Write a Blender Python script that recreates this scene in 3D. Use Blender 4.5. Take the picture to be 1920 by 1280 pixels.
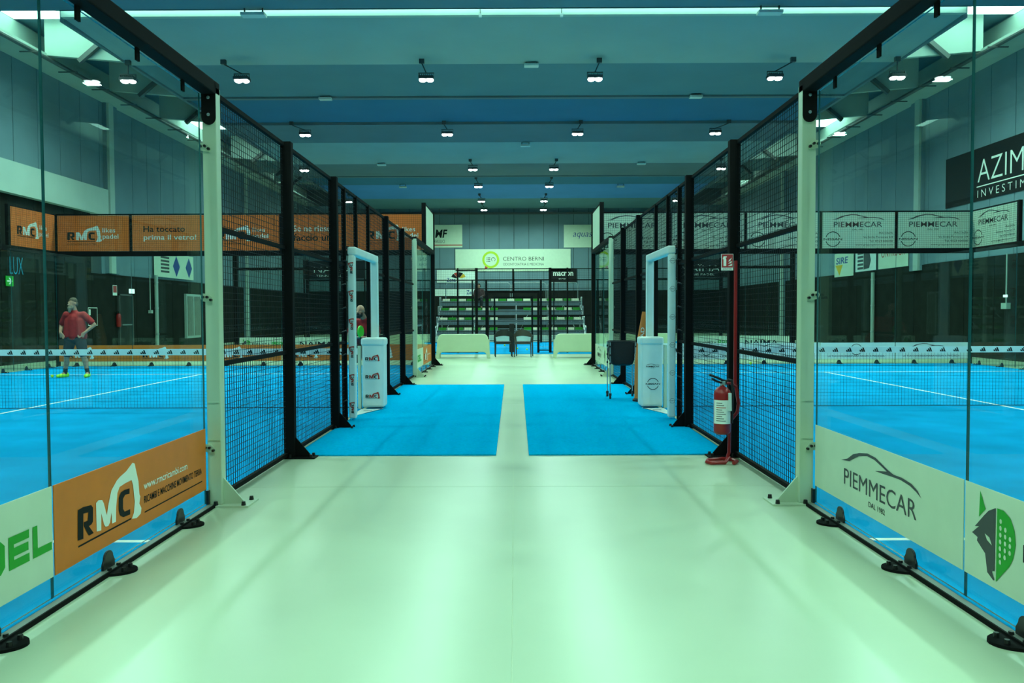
import bpy, math, random
from mathutils import Vector, Matrix
from math import sin, cos, pi, radians

for o in list(bpy.data.objects):
    bpy.data.objects.remove(o)
SC = bpy.context.scene
COL = SC.collection
random.seed(7)

# ------------------------------------------------------------------ camera, world, exposure
def set_camera():
    f_px, h, cx = 1544.7, 1.3866, 0.0152
    pitch, roll, yaw = radians(-1.9751), radians(0.2108), radians(-0.1834)
    fw = Vector((sin(yaw)*cos(pitch), cos(yaw)*cos(pitch), sin(pitch)))
    r = Vector((cos(yaw), -sin(yaw), 0)); u = r.cross(fw)
    r2 = cos(roll)*r - sin(roll)*u; u2 = sin(roll)*r + cos(roll)*u
    cam = bpy.data.cameras.new('camera'); co = bpy.data.objects.new('camera', cam); COL.objects.link(co)
    cam.sensor_width = 36.0; cam.lens = f_px*36/1920; cam.clip_start = 0.05; cam.clip_end = 300
    m = Matrix((r2, u2, -fw)).transposed().to_4x4(); m.translation = Vector((cx, 0, h))
    co.matrix_world = m
    SC.camera = co
set_camera()
wd = bpy.data.worlds.new('world'); SC.world = wd; wd.use_nodes = True
wd.node_tree.nodes['Background'].inputs[0].default_value = (0.25, 0.6, 0.7, 1)
wd.node_tree.nodes['Background'].inputs[1].default_value = 0.3
SC.view_settings.view_transform = 'Standard'
SC.view_settings.look = 'None'
SC.view_settings.gamma = 1
SC.view_settings.use_curve_mapping = False
SC.view_settings.exposure = 0.2
SC.cycles.transparent_max_bounces = 24
SC.cycles.max_bounces = 5
SC.cycles.diffuse_bounces = 4
SC.cycles.glossy_bounces = 3
SC.cycles.caustics_reflective = False
SC.cycles.caustics_refractive = False
SC.cycles.use_adaptive_sampling = True
SC.cycles.adaptive_threshold = 0.08
SC.cycles.use_light_tree = False
LAMP_COLOR = (0.56, 1.0, 0.83)
LAMP_POWER = 178.0
SKY_COLOR = (0.50, 1.0, 0.80)

# ------------------------------------------------------------------ materials
MATS = {}
def mat(name, col, rough=0.5, metal=0.0, var=0.0, scale=6.0, bump=0.0, bscale=200.0, spec=0.5):
    m = bpy.data.materials.new(name); m.use_nodes = True; nt = m.node_tree
    b = nt.nodes['Principled BSDF']
    b.inputs['Base Color'].default_value = (*col, 1); b.inputs['Roughness'].default_value = rough
    b.inputs['Metallic'].default_value = metal; b.inputs['Specular IOR Level'].default_value = spec
    tc = nt.nodes.new('ShaderNodeTexCoord')
    if var > 0:
        n = nt.nodes.new('ShaderNodeTexNoise'); n.inputs['Scale'].default_value = scale; n.inputs['Detail'].default_value = 5
        nt.links.new(tc.outputs['Object'], n.inputs['Vector'])
        mp = nt.nodes.new('ShaderNodeMapRange'); mp.inputs[1].default_value = 0.3; mp.inputs[2].default_value = 0.7
        mp.inputs[3].default_value = 1-var; mp.inputs[4].default_value = 1+var
        nt.links.new(n.outputs['Fac'], mp.inputs[0])
        mx = nt.nodes.new('ShaderNodeVectorMath'); mx.operation = 'SCALE'; mx.inputs[0].default_value = col
        nt.links.new(mp.outputs[0], mx.inputs['Scale']); nt.links.new(mx.outputs[0], b.inputs['Base Color'])
    if bump > 0:
        n2 = nt.nodes.new('ShaderNodeTexNoise'); n2.inputs['Scale'].default_value = bscale; n2.inputs['Detail'].default_value = 3
        nt.links.new(tc.outputs['Object'], n2.inputs['Vector'])
        bp = nt.nodes.new('ShaderNodeBump'); bp.inputs['Strength'].default_value = bump; bp.inputs['Distance'].default_value = 0.01
        nt.links.new(n2.outputs['Fac'], bp.inputs['Height']); nt.links.new(bp.outputs[0], b.inputs['Normal'])
    MATS[name] = m
    return m
def emis(name, col, st):
    m = bpy.data.materials.new(name); m.use_nodes = True; nt = m.node_tree; nt.nodes.clear()
    e = nt.nodes.new('ShaderNodeEmission'); e.inputs[0].default_value = (*col, 1); e.inputs[1].default_value = st
    o = nt.nodes.new('ShaderNodeOutputMaterial'); nt.links.new(e.outputs[0], o.inputs[0]); MATS[name] = m
    return m
def glass_mat(name, tint, ior):
    m = bpy.data.materials.new(name); m.use_nodes = True; nt = m.node_tree; nt.nodes.clear()
    t = nt.nodes.new('ShaderNodeBsdfTransparent'); t.inputs[0].default_value = (*tint, 1)
    g = nt.nodes.new('ShaderNodeBsdfGlossy'); g.inputs['Roughness'].default_value = 0.0
    g.inputs['Color'].default_value = (0.85, 1, 0.97, 1)
    ge = nt.nodes.new('ShaderNodeNewGeometry'); dt = nt.nodes.new('ShaderNodeVectorMath'); dt.operation = 'DOT_PRODUCT'
    nt.links.new(ge.outputs['Incoming'], dt.inputs[0]); nt.links.new(ge.outputs['Normal'], dt.inputs[1])
    def mth(op, a, b=None):
        n = nt.nodes.new('ShaderNodeMath'); n.operation = op
        for i, q in enumerate((a, b)):
            if q is None: continue
            if isinstance(q, (int, float)): n.inputs[i].default_value = q
            else: nt.links.new(q, n.inputs[i])
        return n.outputs[0]
    r0 = ((ior-1)/(ior+1))**2
    fac = mth('ADD', mth('MULTIPLY', mth('POWER', mth('SUBTRACT', 1.0, mth('ABSOLUTE', dt.outputs['Value'])), 5.0), 1-r0), r0)
    fac = mth('MULTIPLY', fac, 0.33)     # reflection weakened below real glass so the panes stay clear
    mx = nt.nodes.new('ShaderNodeMixShader'); o = nt.nodes.new('ShaderNodeOutputMaterial')
    nt.links.new(fac, mx.inputs[0]); nt.links.new(t.outputs[0], mx.inputs[1]); nt.links.new(g.outputs[0], mx.inputs[2])
    nt.links.new(mx.outputs[0], o.inputs[0]); MATS[name] = m
    return m
mat('floor', (0.47, 0.56, 0.38), 0.29, var=0.06, scale=0.8, spec=0.5)
mat('floor_joint', (0.58, 0.66, 0.48), 0.6)
mat('turf', (0.0, 0.33, 0.68), 0.85, var=0.14, scale=1.3, bump=0.6, bscale=350, spec=0.03)
mat('mat_turf', (0.0, 0.45, 0.84), 0.95, var=0.08, scale=40, bump=0.8, bscale=500, spec=0.0)
mat('line_white', (0.85, 0.85, 0.8), 0.7)
mat('black_metal', (0.0075, 0.0075, 0.0075), 0.7, var=0.1, spec=0.06)
mat('wire', (0.006, 0.008, 0.010), 0.6, spec=0.2)
mat('white_metal', (0.50, 0.60, 0.43), 0.35, var=0.04, scale=3)
mat('black_plastic', (0.008, 0.008, 0.008), 0.35)
mat('rail_grey', (0.16, 0.18, 0.15), 0.5, var=0.15)
glass_mat('glass', (0.93, 0.985, 0.97), 1.5)
mat('glass_edge', (0.02, 0.10, 0.11), 0.2)
mat('orange', (0.70, 0.17, 0.010), 0.5, var=0.05)
mat('orange_mesh', (0.85, 0.17, 0.02), 0.7, var=0.08)
mat('board_white', (0.60, 0.70, 0.54), 0.45, var=0.03)
mat('ink_black', (0.008, 0.009, 0.010), 0.7, spec=0.2)
mat('ink_grey', (0.045, 0.05, 0.055), 0.5)
mat('ink_white', (0.80, 0.85, 0.78), 0.5)
mat('ink_green', (0.0, 0.33, 0.01), 0.5)
mat('ink_lime', (0.42, 0.58, 0.01), 0.5)
mat('ink_blue', (0.02, 0.06, 0.25), 0.5)
mat('ink_red', (0.45, 0.04, 0.02), 0.5)
mat('ink_yellow', (0.7, 0.42, 0.02), 0.5)
mat('pad_vinyl', (0.70, 0.80, 0.74), 0.45, var=0.04, scale=4, bump=0.35, bscale=9)
mat('net_cord', (0.008, 0.010, 0.012), 0.8)
mat('net_band', (0.70, 0.82, 0.82), 0.6, var=0.03)
mat('wall_light', (0.13, 0.21, 0.25), 0.8, var=0.06, scale=1.2, bump=0.15, bscale=60)
mat('wall_trim', (0.36, 0.45, 0.40), 0.7, var=0.05, scale=1.5)
mat('wall_dark', (0.011, 0.012, 0.010), 0.8, var=0.25, scale=2, spec=0.1)
mat('wall_joint', (0.04, 0.06, 0.065), 0.9)
mat('ceil_lit', (0.25, 0.36, 0.37), 0.85, var=0.05, scale=0.7)  # ceiling tones carry the strips' bands of light and shade
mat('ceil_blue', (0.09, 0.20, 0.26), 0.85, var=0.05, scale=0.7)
mat('ceil_shade', (0.02, 0.14, 0.26), 0.85, var=0.05, scale=0.7)
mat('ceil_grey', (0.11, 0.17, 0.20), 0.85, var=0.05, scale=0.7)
mat('ceil_lit_blue', (0.05, 0.22, 0.58), 0.85, var=0.05, scale=0.7)
mat('steel', (0.45, 0.50, 0.50), 0.35, metal=0.8)
mat('steel_dark', (0.09, 0.10, 0.10), 0.5, metal=0.5)
mat('lamp_body', (0.05, 0.055, 0.06), 0.5)
mat('lamp_white', (0.55, 0.62, 0.60), 0.5)
emis('lamp_lens', (0.85, 1.0, 0.97), 22.0)
emis('skylight', SKY_COLOR, 5.5)
emis('slot_light', SKY_COLOR, 14.0)
for _q in ('lamp_lens',): MATS[_q].cycles.emission_sampling = 'NONE'
emis('sign_glow', (0.6, 1.0, 0.9), 1.6)
emis('neon', (0.02, 0.55, 0.75), 0.5)
mat('red_metal', (0.30, 0.010, 0.010), 0.35, var=0.05)
mat('red_sign', (0.40, 0.03, 0.03), 0.5)
mat('rubber', (0.015, 0.015, 0.016), 0.6)
mat('cart_fabric', (0.012, 0.013, 0.014), 0.85, bump=0.3, bscale=60)
mat('bench_white', (0.53, 0.61, 0.42), 0.4, var=0.02)
mat('chair_brown', (0.045, 0.040, 0.034), 0.5)
mat('chair_black', (0.016, 0.016, 0.016), 0.5)
mat('deck_grey', (0.11, 0.16, 0.18), 0.6, var=0.1)
mat('seat_green', (0.03, 0.26, 0.02), 0.4)
mat('seat_white', (0.70, 0.72, 0.55), 0.4)
mat('ball', (0.62, 0.80, 0.03), 0.8)
mat('skin', (0.42, 0.22, 0.14), 0.55, var=0.08, scale=20)
mat('shirt_red', (0.36, 0.012, 0.014), 0.8, var=0.15, scale=14, bump=0.3, bscale=18)
mat('shorts_dark', (0.015, 0.017, 0.022), 0.85, var=0.2, scale=12)
mat('hair_grey', (0.10, 0.07, 0.045), 0.8, var=0.3, scale=60)
mat('beard_grey', (0.26, 0.20, 0.14), 0.85, var=0.25, scale=60)
mat('beard_black', (0.02, 0.017, 0.015), 0.85)
mat('shoe_lime', (0.45, 0.85, 0.02), 0.5)
mat('jacket', (0.05, 0.02, 0.02), 0.8)
mat('eye', (0.02, 0.02, 0.02), 0.2)
mat('racket_green', (0.05, 0.55, 0.03), 0.4)
mat('cone_orange', (0.72, 0.20, 0.03), 0.6, var=0.05)
mat('column_blue', (0.10, 0.22, 0.33), 0.7, var=0.1)

# ------------------------------------------------------------------ helpers
def wloc(o):
    v = Vector((0, 0, 0))
    while o is not None:
        v += o.location; o = o.parent
    return v
def link(name, me, parent=None, loc=None):
    o = bpy.data.objects.new(name, me); COL.objects.link(o)
    if parent is not None: o.parent = parent
    if loc is not None: o.location = loc
    return o
def tag(o, label=None, cat=None, group=None, kind=None):
    if label: o['label'] = label
    if cat: o['category'] = cat
    if group: o['group'] = group
    if kind: o['kind'] = kind
    return o
def thing(name, label, cat, loc=(0, 0, 0), group=None):
    o = bpy.data.objects.new(name, None); COL.objects.link(o); o.location = loc; o.empty_display_size = 0.1
    return tag(o, label, cat, group)
class MB:
    def __init__(s): s.v = []; s.f = []; s.mi = []; s.cur = 0
    def add(s, vs, fs):
        b = len(s.v); s.v += [tuple(p) for p in vs]
        for f in fs: s.f.append([b+i for i in f]); s.mi.append(s.cur)
        return s
    def box(s, x0, x1, y0, y1, z0, z1):
        x0, x1 = min(x0, x1), max(x0, x1); y0, y1 = min(y0, y1), max(y0, y1); z0, z1 = min(z0, z1), max(z0, z1)
        return s.add([(x0,y0,z0),(x1,y0,z0),(x1,y1,z0),(x0,y1,z0),(x0,y0,z1),(x1,y0,z1),(x1,y1,z1),(x0,y1,z1)],
                     [(0,3,2,1),(4,5,6,7),(0,1,5,4),(1,2,6,5),(2,3,7,6),(3,0,4,7)])
    def tube(s, pts, r, n=8, caps=True):
        pts = [Vector(p) for p in pts]; rs = r if isinstance(r, (list, tuple)) else [r]*len(pts)
        b = len(s.v); m = len(pts); prev = None
        for i, p in enumerate(pts):
            d = (pts[min(i+1, m-1)]-pts[max(i-1, 0)])
            d = d.normalized() if d.length > 1e-9 else Vector((0, 0, 1))
            a = prev if prev is not None else (Vector((0, 0, 1)) if abs(d.z) < 0.9 else Vector((1, 0, 0)))
            x = (a-d*a.dot(d))
            if x.length < 1e-6: x = d.orthogonal()
            x.normalize(); prev = x; y = d.cross(x)
            for k in range(n):
                t = 2*pi*(k+0.5)/n; s.v.append(tuple(p+(x*cos(t)+y*sin(t))*rs[i]))
        for i in range(m-1):
            for k in range(n):
                s.f.append([b+i*n+k, b+i*n+(k+1) % n, b+(i+1)*n+(k+1) % n, b+(i+1)*n+k]); s.mi.append(s.cur)
        if caps:
            s.f.append([b+k for k in range(n-1, -1, -1)]); s.mi.append(s.cur)
            s.f.append([b+(m-1)*n+k for k in range(n)]); s.mi.append(s.cur)
        return s
    def ball(s, c, r, n=12, m=8):
        r = r if isinstance(r, (list, tuple)) else (r, r, r)
        vs = [(c[0], c[1], c[2]-r[2])]; fs = []
        for j in range(1, m):
            t = -pi/2+pi*j/m
            for k in range(n):
                a = 2*pi*k/n; vs.append((c[0]+r[0]*cos(t)*cos(a), c[1]+r[1]*cos(t)*sin(a), c[2]+r[2]*sin(t)))
        vs.append((c[0], c[1], c[2]+r[2])); top = len(vs)-1
        for k in range(n):
            fs.append((0, 1+(k+1) % n, 1+k)); fs.append((top, top-n+k, top-n+(k+1) % n))
        for j in range(m-2):
            for k in range(n):
                a = 1+j*n+k; b2 = 1+j*n+(k+1) % n; fs.append((a, b2, b2+n, a+n))
        return s.add(vs, fs)
    def prism(s, poly, to3, t0, t1):
        """poly: 2D points; to3(a, b, t) gives the 3D point; extruded between t0 and t1"""
        n = len(poly); vs = [to3(a, b, t0) for a, b in poly]+[to3(a, b, t1) for a, b in poly]
        fs = [list(range(n-1, -1, -1)), list(range(n, 2*n))]+[[i, (i+1) % n, n+(i+1) % n, n+i] for i in range(n)]
        return s.add(vs, fs)
    def lathe(s, prof, c, n=20):
        b = len(s.v); m = len(prof)
        for r, z in prof:
            for k in range(n):
                a = 2*pi*k/n; s.v.append((c[0]+r*cos(a), c[1]+r*sin(a), c[2]+z))
        for i in range(m-1):
            for k in range(n):
                s.f.append([b+i*n+k, b+i*n+(k+1) % n, b+(i+1)*n+(k+1) % n, b+(i+1)*n+k]); s.mi.append(s.cur)
        s.f.append([b+k for k in range(n-1, -1, -1)]); s.mi.append(s.cur)
        s.f.append([b+(m-1)*n+k for k in range(n)]); s.mi.append(s.cur)
        return s
    def build(s, name, m, parent=None, smooth=False, bevel=0.0, own=False):
        """own=True: the object's origin goes to the middle of its base"""
        off = wloc(parent) if parent is not None else Vector((0, 0, 0))
        loc = Vector((0, 0, 0))
        if own:
            xs, ys, zs = zip(*s.v); loc = Vector(((min(xs)+max(xs))/2, (min(ys)+max(ys))/2, min(zs)))-off
        tot = off+loc
        me = bpy.data.meshes.new(name); me.from_pydata([(x-tot.x, y-tot.y, z-tot.z) for x, y, z in s.v], [], s.f)
        for q in (m if isinstance(m, (list, tuple)) else [m]): me.materials.append(MATS[q])
        me.polygons.foreach_set('material_index', s.mi)
        if smooth:
            me.polygons.foreach_set('use_smooth', [True]*len(me.polygons))
            me.set_sharp_from_angle(angle=radians(40))
        me.update()
        o = link(name, me, parent, loc)
        if bevel:
            bv = o.modifiers.new('bevel', 'BEVEL'); bv.width = bevel; bv.segments = 2; bv.limit_method = 'ANGLE'
        return o
def inst(src, parent, delta, rotz=0.0):
    o = src.copy(); COL.objects.link(o); o.parent = parent; o.location = src.location+Vector(delta)
    if rotz: o.rotation_euler.z += rotz
    return o
def copy_tree(o, parent=None):
    c = o.copy(); COL.objects.link(c); c.parent = parent
    for ch in list(o.children): copy_tree(ch, c)
    return c
ORD = ['first', 'second', 'third', 'fourth', 'fifth', 'sixth', 'seventh', 'eighth', 'ninth', 'tenth', 'eleventh', 'twelfth']

# ---- flat print on a plane
class PL:
    def __init__(s, o, u, v=(0, 0, 1)):
        s.o = Vector(o); s.u = Vector(u); s.v = Vector(v); s.n = s.u.cross(s.v)
    def p(s, a, b, k=0.0): return s.o+s.u*a+s.v*b+s.n*k
    def sub(s, a, b): return PL(s.p(a, b), s.u, s.v)
_TXT = {}
def text_data(body, bold):
    key = (body, bold)
    if key not in _TXT:
        cu = bpy.data.curves.new('lettering', 'FONT'); cu.body = body; cu.offset = bold; cu.resolution_u = 3
        ob = bpy.data.objects.new('lettering', cu); COL.objects.link(ob)
        dg = bpy.context.evaluated_depsgraph_get(); dg.update()
        me = bpy.data.meshes.new_from_object(ob.evaluated_get(dg))
        vs = [(v.co.x, v.co.y) for v in me.vertices]; fs = [tuple(p.vertices) for p in me.polygons]
        bpy.data.objects.remove(ob); bpy.data.curves.remove(cu); bpy.data.meshes.remove(me)
        xs = [a for a, b in vs]; ys = [b for a, b in vs]
        _TXT[key] = (vs, fs, min(xs), max(xs), min(ys), max(ys))
    return _TXT[key]
def text(P, body, x, y, h, w, m, parent, k=0.003, bold=0.0, shear=0.0, name='lettering', align='l', split=False):
    vs, fs, x0, x1, y0, y1 = text_data(body, bold)
    sy = h/(y1-y0); sx = sy if w is None else w/(x1-x0)
    ww = sx*(x1-x0); ax = x-(ww if align == 'r' else ww/2 if align == 'c' else 0)
    pts = [P.p(ax+(a-x0)*sx+shear*(b-y0)*sy, y+(b-y0)*sy, k) for a, b in vs]
    if not split:
        return MB().add(pts, fs).build(name, m, parent)
    par = list(range(len(vs)))                       # one mesh per letter
    def root(i):
        while par[i] != i: i = par[i]
        return i
    for f in fs:
        for q in f[1:]: par[root(q)] = root(f[0])
    isl = {}
    for f in fs: isl.setdefault(root(f[0]), []).append(f)
    for fl_ in isl.values():
        ids = sorted({q for f in fl_ for q in f}); ix = {q: i for i, q in enumerate(ids)}
        MB().add([pts[q] for q in ids], [[ix[q] for q in f] for f in fl_]).build('letter', m, parent)
def polys(P, plist, m, parent, name='logo_mark', k=0.003, f=lambda a, b: (a, b)):
    mb = MB()
    for i, pg in enumerate(plist):
        q = [f(a, b) for a, b in pg]; mb.add([P.p(a, b, k+0.0003*(i % 6)) for a, b in q], [list(range(len(q)))])
    return mb.build(name, m, parent)
def arc(cx, cy, r0, r1, a0, a1, n=24):
    return [[(cx+r0*cos(t0), cy+r0*sin(t0)), (cx+r1*cos(t0), cy+r1*sin(t0)), (cx+r1*cos(t1), cy+r1*sin(t1)), (cx+r0*cos(t1), cy+r0*sin(t1))]
            for t0, t1 in [(radians(a0+(a1-a0)*i/n), radians(a0+(a1-a0)*(i+1)/n)) for i in range(n)]]
def board(P, w, h, m, name, label, cat='banner', group=None, t=0.004, back=False):
    """a flat sheet standing on plane P, its lower left corner at P.o"""
    loc = P.p(w/2, 0)
    o = thing(name, label, cat, loc, group)
    mb = MB(); mb.prism([(0, 0), (w, 0), (w, h), (0, h)], lambda a, b, k: P.p(a, b, k), 0, t)
    mb.build('sheet', m, o)
    return o
# logo shapes, in metres of the big banner
RMC_R = [(4.115,.227),(4.121,.38),(4.17,.384),(4.252,.376),(4.27,.358),(4.267,.286),(4.252,.275),(4.225,.272),(4.272,.224),(4.222,.223),(4.176,.285),(4.178,.304),(4.216,.304),(4.223,.345),(4.173,.35),(4.168,.222)]
RMC_M = [(4.302,.223),(4.301,.375),(4.328,.384),(4.366,.376),(4.383,.355),(4.412,.283),(4.435,.343),(4.468,.406),(4.532,.448),(4.57,.461),(4.642,.477),(4.722,.512),(4.748,.502),(4.792,.388),(4.801,.31),(4.812,.297),(4.798,.257),(4.824,.223),(4.813,.193),(4.76,.18),(4.699,.191),(4.727,.22),(4.741,.281),(4.722,.382),(4.706,.414),(4.628,.412),(4.562,.405),(4.535,.376),(4.518,.303),(4.512,.222),(4.469,.223),(4.463,.286),(4.446,.235),(4.425,.22),(4.395,.225),(4.38,.242),(4.354,.308),(4.35,.217)]
RMC_C = [(4.68,.372),(4.678,.341),(4.625,.347),(4.6,.33),(4.598,.273),(4.616,.253),(4.682,.252),(4.681,.221),(4.598,.226),(4.561,.246),(4.548,.275),(4.551,.346),(4.577,.371),(4.615,.376)]
def logo_rmc(P, x, y, w, parent, m1='ink_black', m2='ink_white', under=True, k=0.003, rot=False):
    sc = w/0.715
    def f(a, b):
        a, b = (a-4.11)*sc, (b-0.18)*sc
        return (x-b, y+a) if rot else (x+a, y+b)
    polys(P, [RMC_R], m1, parent, 'logo_letter', k, f); polys(P, [RMC_C], m1, parent, 'logo_letter', k, f)
    polys(P, [RMC_M], m2, parent, 'logo_arm', k, f)
    if under: polys(P, [[(4.118, .190), (4.69, .190), (4.69, .199), (4.118, .199)]], m1, parent, 'logo_underline', k, f)
SWOOSH = [(5.377,.419),(5.277,.444),(5.192,.486),(5.099,.51),(4.979,.528),(4.864,.521),(4.791,.502),(4.701,.479),(4.632,.466),(4.533,.469),(4.422,.458),(4.353,.435),(4.311,.403),(4.368,.425),(4.437,.443),(4.549,.454),(4.666,.45),(4.771,.445),(4.872,.442),(4.789,.456),(4.718,.468),(4.79,.486),(4.883,.506),(4.979,.511),(5.098,.491),(5.191,.455),(5.244,.434),(5.19,.438)]
def logo_car(P, x, y, w, parent, sub=True, k=0.003, bold=0.012):
    """x, y: lower left of the word; w: its width"""
    sc = w/0.967
    text(P, 'PIEMMECAR', x, y, 0.105*sc, w, 'ink_grey' if w > 0.8 else 'ink_black', parent, k, bold, split=w > 0.8)
    polys(P, [SWOOSH], 'ink_grey' if w > 0.8 else 'ink_black', parent, 'logo_swoosh', k, lambda a, b: (x+(5.33-a)*sc, y+(b-0.271)*sc))
    if sub: text(P, 'DAL 1982', x+w*0.50, y-0.063*sc, 0.032*sc, 0.22*sc, 'ink_black', parent, k, 0.0, name='small_lettering', align='c')
def logo_ring(P, cx, cy, r, parent, k=0.003):
    polys(P, arc(cx, cy, r*0.9, r, 18, 162)+arc(cx, cy, r*0.9, r, 198, 342), 'ink_black', parent, 'logo_ring', k)
    text(P, 'NISSAN', cx, cy-r*0.14, r*0.28, r*2.45, 'ink_black', parent, k, 0.02, align='c')

# ------------------------------------------------------------------ structure: floor, walls, ceiling
HX, YB, YE = 14.0, -8.0, 55.6
fl = tag(thing('floor', 'pale grey-green resin floor of the sports hall', None), kind='structure')
MB().box(-HX, HX, YB, YE, -0.12, -0.004).build('joint_bed', 'floor_joint', fl)
cuts = [YB, 0.5, 6.55, 12.6, 18.65, 24.7, 30.75, 36.8, 42.85, YE]
for i in range(len(cuts)-1):
    for a, b in ((-HX, -0.003), (0.003, HX)):
        MB().box(a, b, cuts[i]+0.003, cuts[i+1]-0.003, -0.1, 0).build('floor_slab', 'floor', fl)

def wall_side(s):
    name = 'wall_left' if s < 0 else 'wall_right'
    w = tag(thing(name, 'tall concrete panel side wall with dark lower cladding', None), kind='structure')
    X = s*HX
    MB().box(X+s*0.02, X+s*0.2, YB, YE, 0, 9.8).build('wall_backing', 'wall_joint', w)
    y = YB; n = 0; first = None
    while y < YE-0.05:
        e = min(y+1.2, YE)
        mb = MB().box(X, X+s*0.05, y+0.012, e-0.012, 2.78 if s < 0 and y > 27.5 else 3.0 if s > 0 else 5.58, 9.7)
        mb.build('wall_panel', 'wall_light', w); y += 1.2
    y = YB
    while y < YE-0.05:
        e = min(y+1.6, YE); z1 = 4.74 if (s < 0 and y < 27.0) else (2.76 if s < 0 else 2.98)
        MB().box(X-s*0.06, X, y+0.01, e-0.01, 0, z1).build('cladding_panel', 'wall_dark', w); y += 1.6
    if s < 0:
        MB().box(X-s*0.28, X, YB, 28.0, 4.72, 5.6).build('wall_band', 'wall_trim', w)
    for yy in (28.25, 42.5):
        MB().box(X-s*0.12, X, yy, yy+0.8, 0 if yy > 30 else 2.8, 8.6).build('pilaster', 'wall_light', w)
        MB().box(X-s*0.20, X, yy+0.05, yy+0.38, 0 if yy > 30 else 2.8, 8.6).build('pilaster_edge', 'wall_trim', w)
    return w
wl, wr = wall_side(-1), wall_side(1)
we = tag(thing('wall_back', 'end wall of vertical concrete panels behind the grandstand', None), kind='structure')
MB().box(-HX, HX, YE, YE+0.2, 0, 9.8).build('wall_backing', 'wall_joint', we)
for i in range(28):
    MB().box(-HX+i+0.014, -HX+i+0.986, YE-0.05, YE, 2.9, 8.6).build('wall_panel', 'wall_light', we)
for i in range(14):
    MB().box(-HX+2*i+0.01, -HX+2*i+1.99, YE-0.1, YE, 0, 2.88).build('cladding_panel', 'wall_dark', we)
MB().box(-HX, HX, YE-0.25, YE-0.05, 8.0, 8.12).build('wall_rail', 'steel_dark', we)
wb = tag(thing('wall_front', 'plain wall closing the hall behind the viewer', None), kind='structure')
MB().box(-HX, HX, YB-0.2, YB, 0, 9.8).build('wall_panel', 'wall_light', wb)

ce = tag(thing('ceiling', 'ceiling of wide concrete panels with light and shade put into strip colours', None), kind='structure')
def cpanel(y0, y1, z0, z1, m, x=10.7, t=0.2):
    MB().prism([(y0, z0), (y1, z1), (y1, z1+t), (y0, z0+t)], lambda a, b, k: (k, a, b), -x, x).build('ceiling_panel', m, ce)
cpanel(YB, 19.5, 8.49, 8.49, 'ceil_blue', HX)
SEG = [(19.85, 23.33, 8.44, 8.36, 'ceil_lit'), (23.33, 27.04, 8.42, 8.42, 'ceil_blue'), (27.04, 30.82, 8.46, 8.46, 'ceil_shade'),
       (30.82, 34.3, 8.40, 8.44, 'ceil_grey'), (34.3, 38.61, 8.44, 8.34, 'ceil_lit'), (38.61, 42.49, 8.40, 8.40, 'ceil_grey'),
       (42.49, 45.49, 8.46, 8.44, 'ceil_shade'), (45.49, 50.29, 8.44, 8.34, 'ceil_lit_blue'), (50.29, YE, 8.40, 8.40, 'ceil_blue')]
for y0, y1, z0, z1, m in SEG: cpanel(y0, y1, z0, z1, m)  # each strip's brightness is put into its panel colour
MB().box(-10.7, 10.7, 19.72, 19.86, 8.425, 9.0).build('edge_beam', 'wall_trim', ce)
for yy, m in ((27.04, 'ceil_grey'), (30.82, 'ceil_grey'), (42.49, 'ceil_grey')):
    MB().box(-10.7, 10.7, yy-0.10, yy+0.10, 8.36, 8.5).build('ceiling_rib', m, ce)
MB().box(-10.7, 10.7, 19.45, 19.52, 8.49, 9.3).build('upstand', 'ceil_blue', ce)
MB().box(-HX, HX, 19.45, YE, 9.7, 9.85).build('roof_slab', 'ceil_blue', ce)
MB().box(-10.7, 10.7, 19.52, 19.72, 8.72, 8.74).build('skylight_strip', 'slot_light', ce)
for s in (-1, 1):
    MB().box(s*10.7, s*10.8, 19.86, YE, 8.36, 9.7).build('edge_beam', 'ceil_grey', ce)
    MB().box(s*13.15, s*HX, 19.5, YE, 8.60, 8.75).build('ledge', 'wall_trim', ce)
    for y0, y1 in ((19.7, 23.2), (34.6, 37.0), (49.0, 51.0)):
        MB().box(s*10.9, s*13.9, y0, y1, 9.62, 9.69).build('skylight', 'skylight', ce)
    for y0 in (23.3, 27.0, 30.8, 38.6, 42.5, 45.5):
        MB().tube([(s*10.8, y0, 9.6), (s*12.2, y0+0.1, 8.5)], 0.09, 4).build('brace', 'steel_dark', ce)
        MB().prism([(10.8, 8.5), (13.2, 8.7), (13.2, 9.7), (10.8, 9.7)], lambda a, b, k: (s*a, k, b), y0+0.15, y0+0.3).build('cross_rib', 'wall_trim', ce)
    MB().box(s*13.90, s*13.98, 19.5, YE, 8.75, 9.6).build('added_bay_panel', 'wall_trim', ce)  # added board, pale like the ribs to brighten the side bay
    pr = thing('service_pipe', 'long %s grey pipe run along the top of the %s side wall' % (('slim', 'left') if s < 0 else ('straight', 'right')), 'pipe', (s*13.05, 19.6, 8.5))
    MB().tube([(s*13.05, 19.6, 8.56), (s*13.05, YE-0.3, 8.56)], 0.06, 8).build('pipe', 'steel_dark', pr)
    for i in range(18):
        MB().box(s*12.75, s*13.3, 20.5+i*1.9, 20.54+i*1.9, 8.46, 8.49).build('bracket', 'steel_dark', pr)

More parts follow.
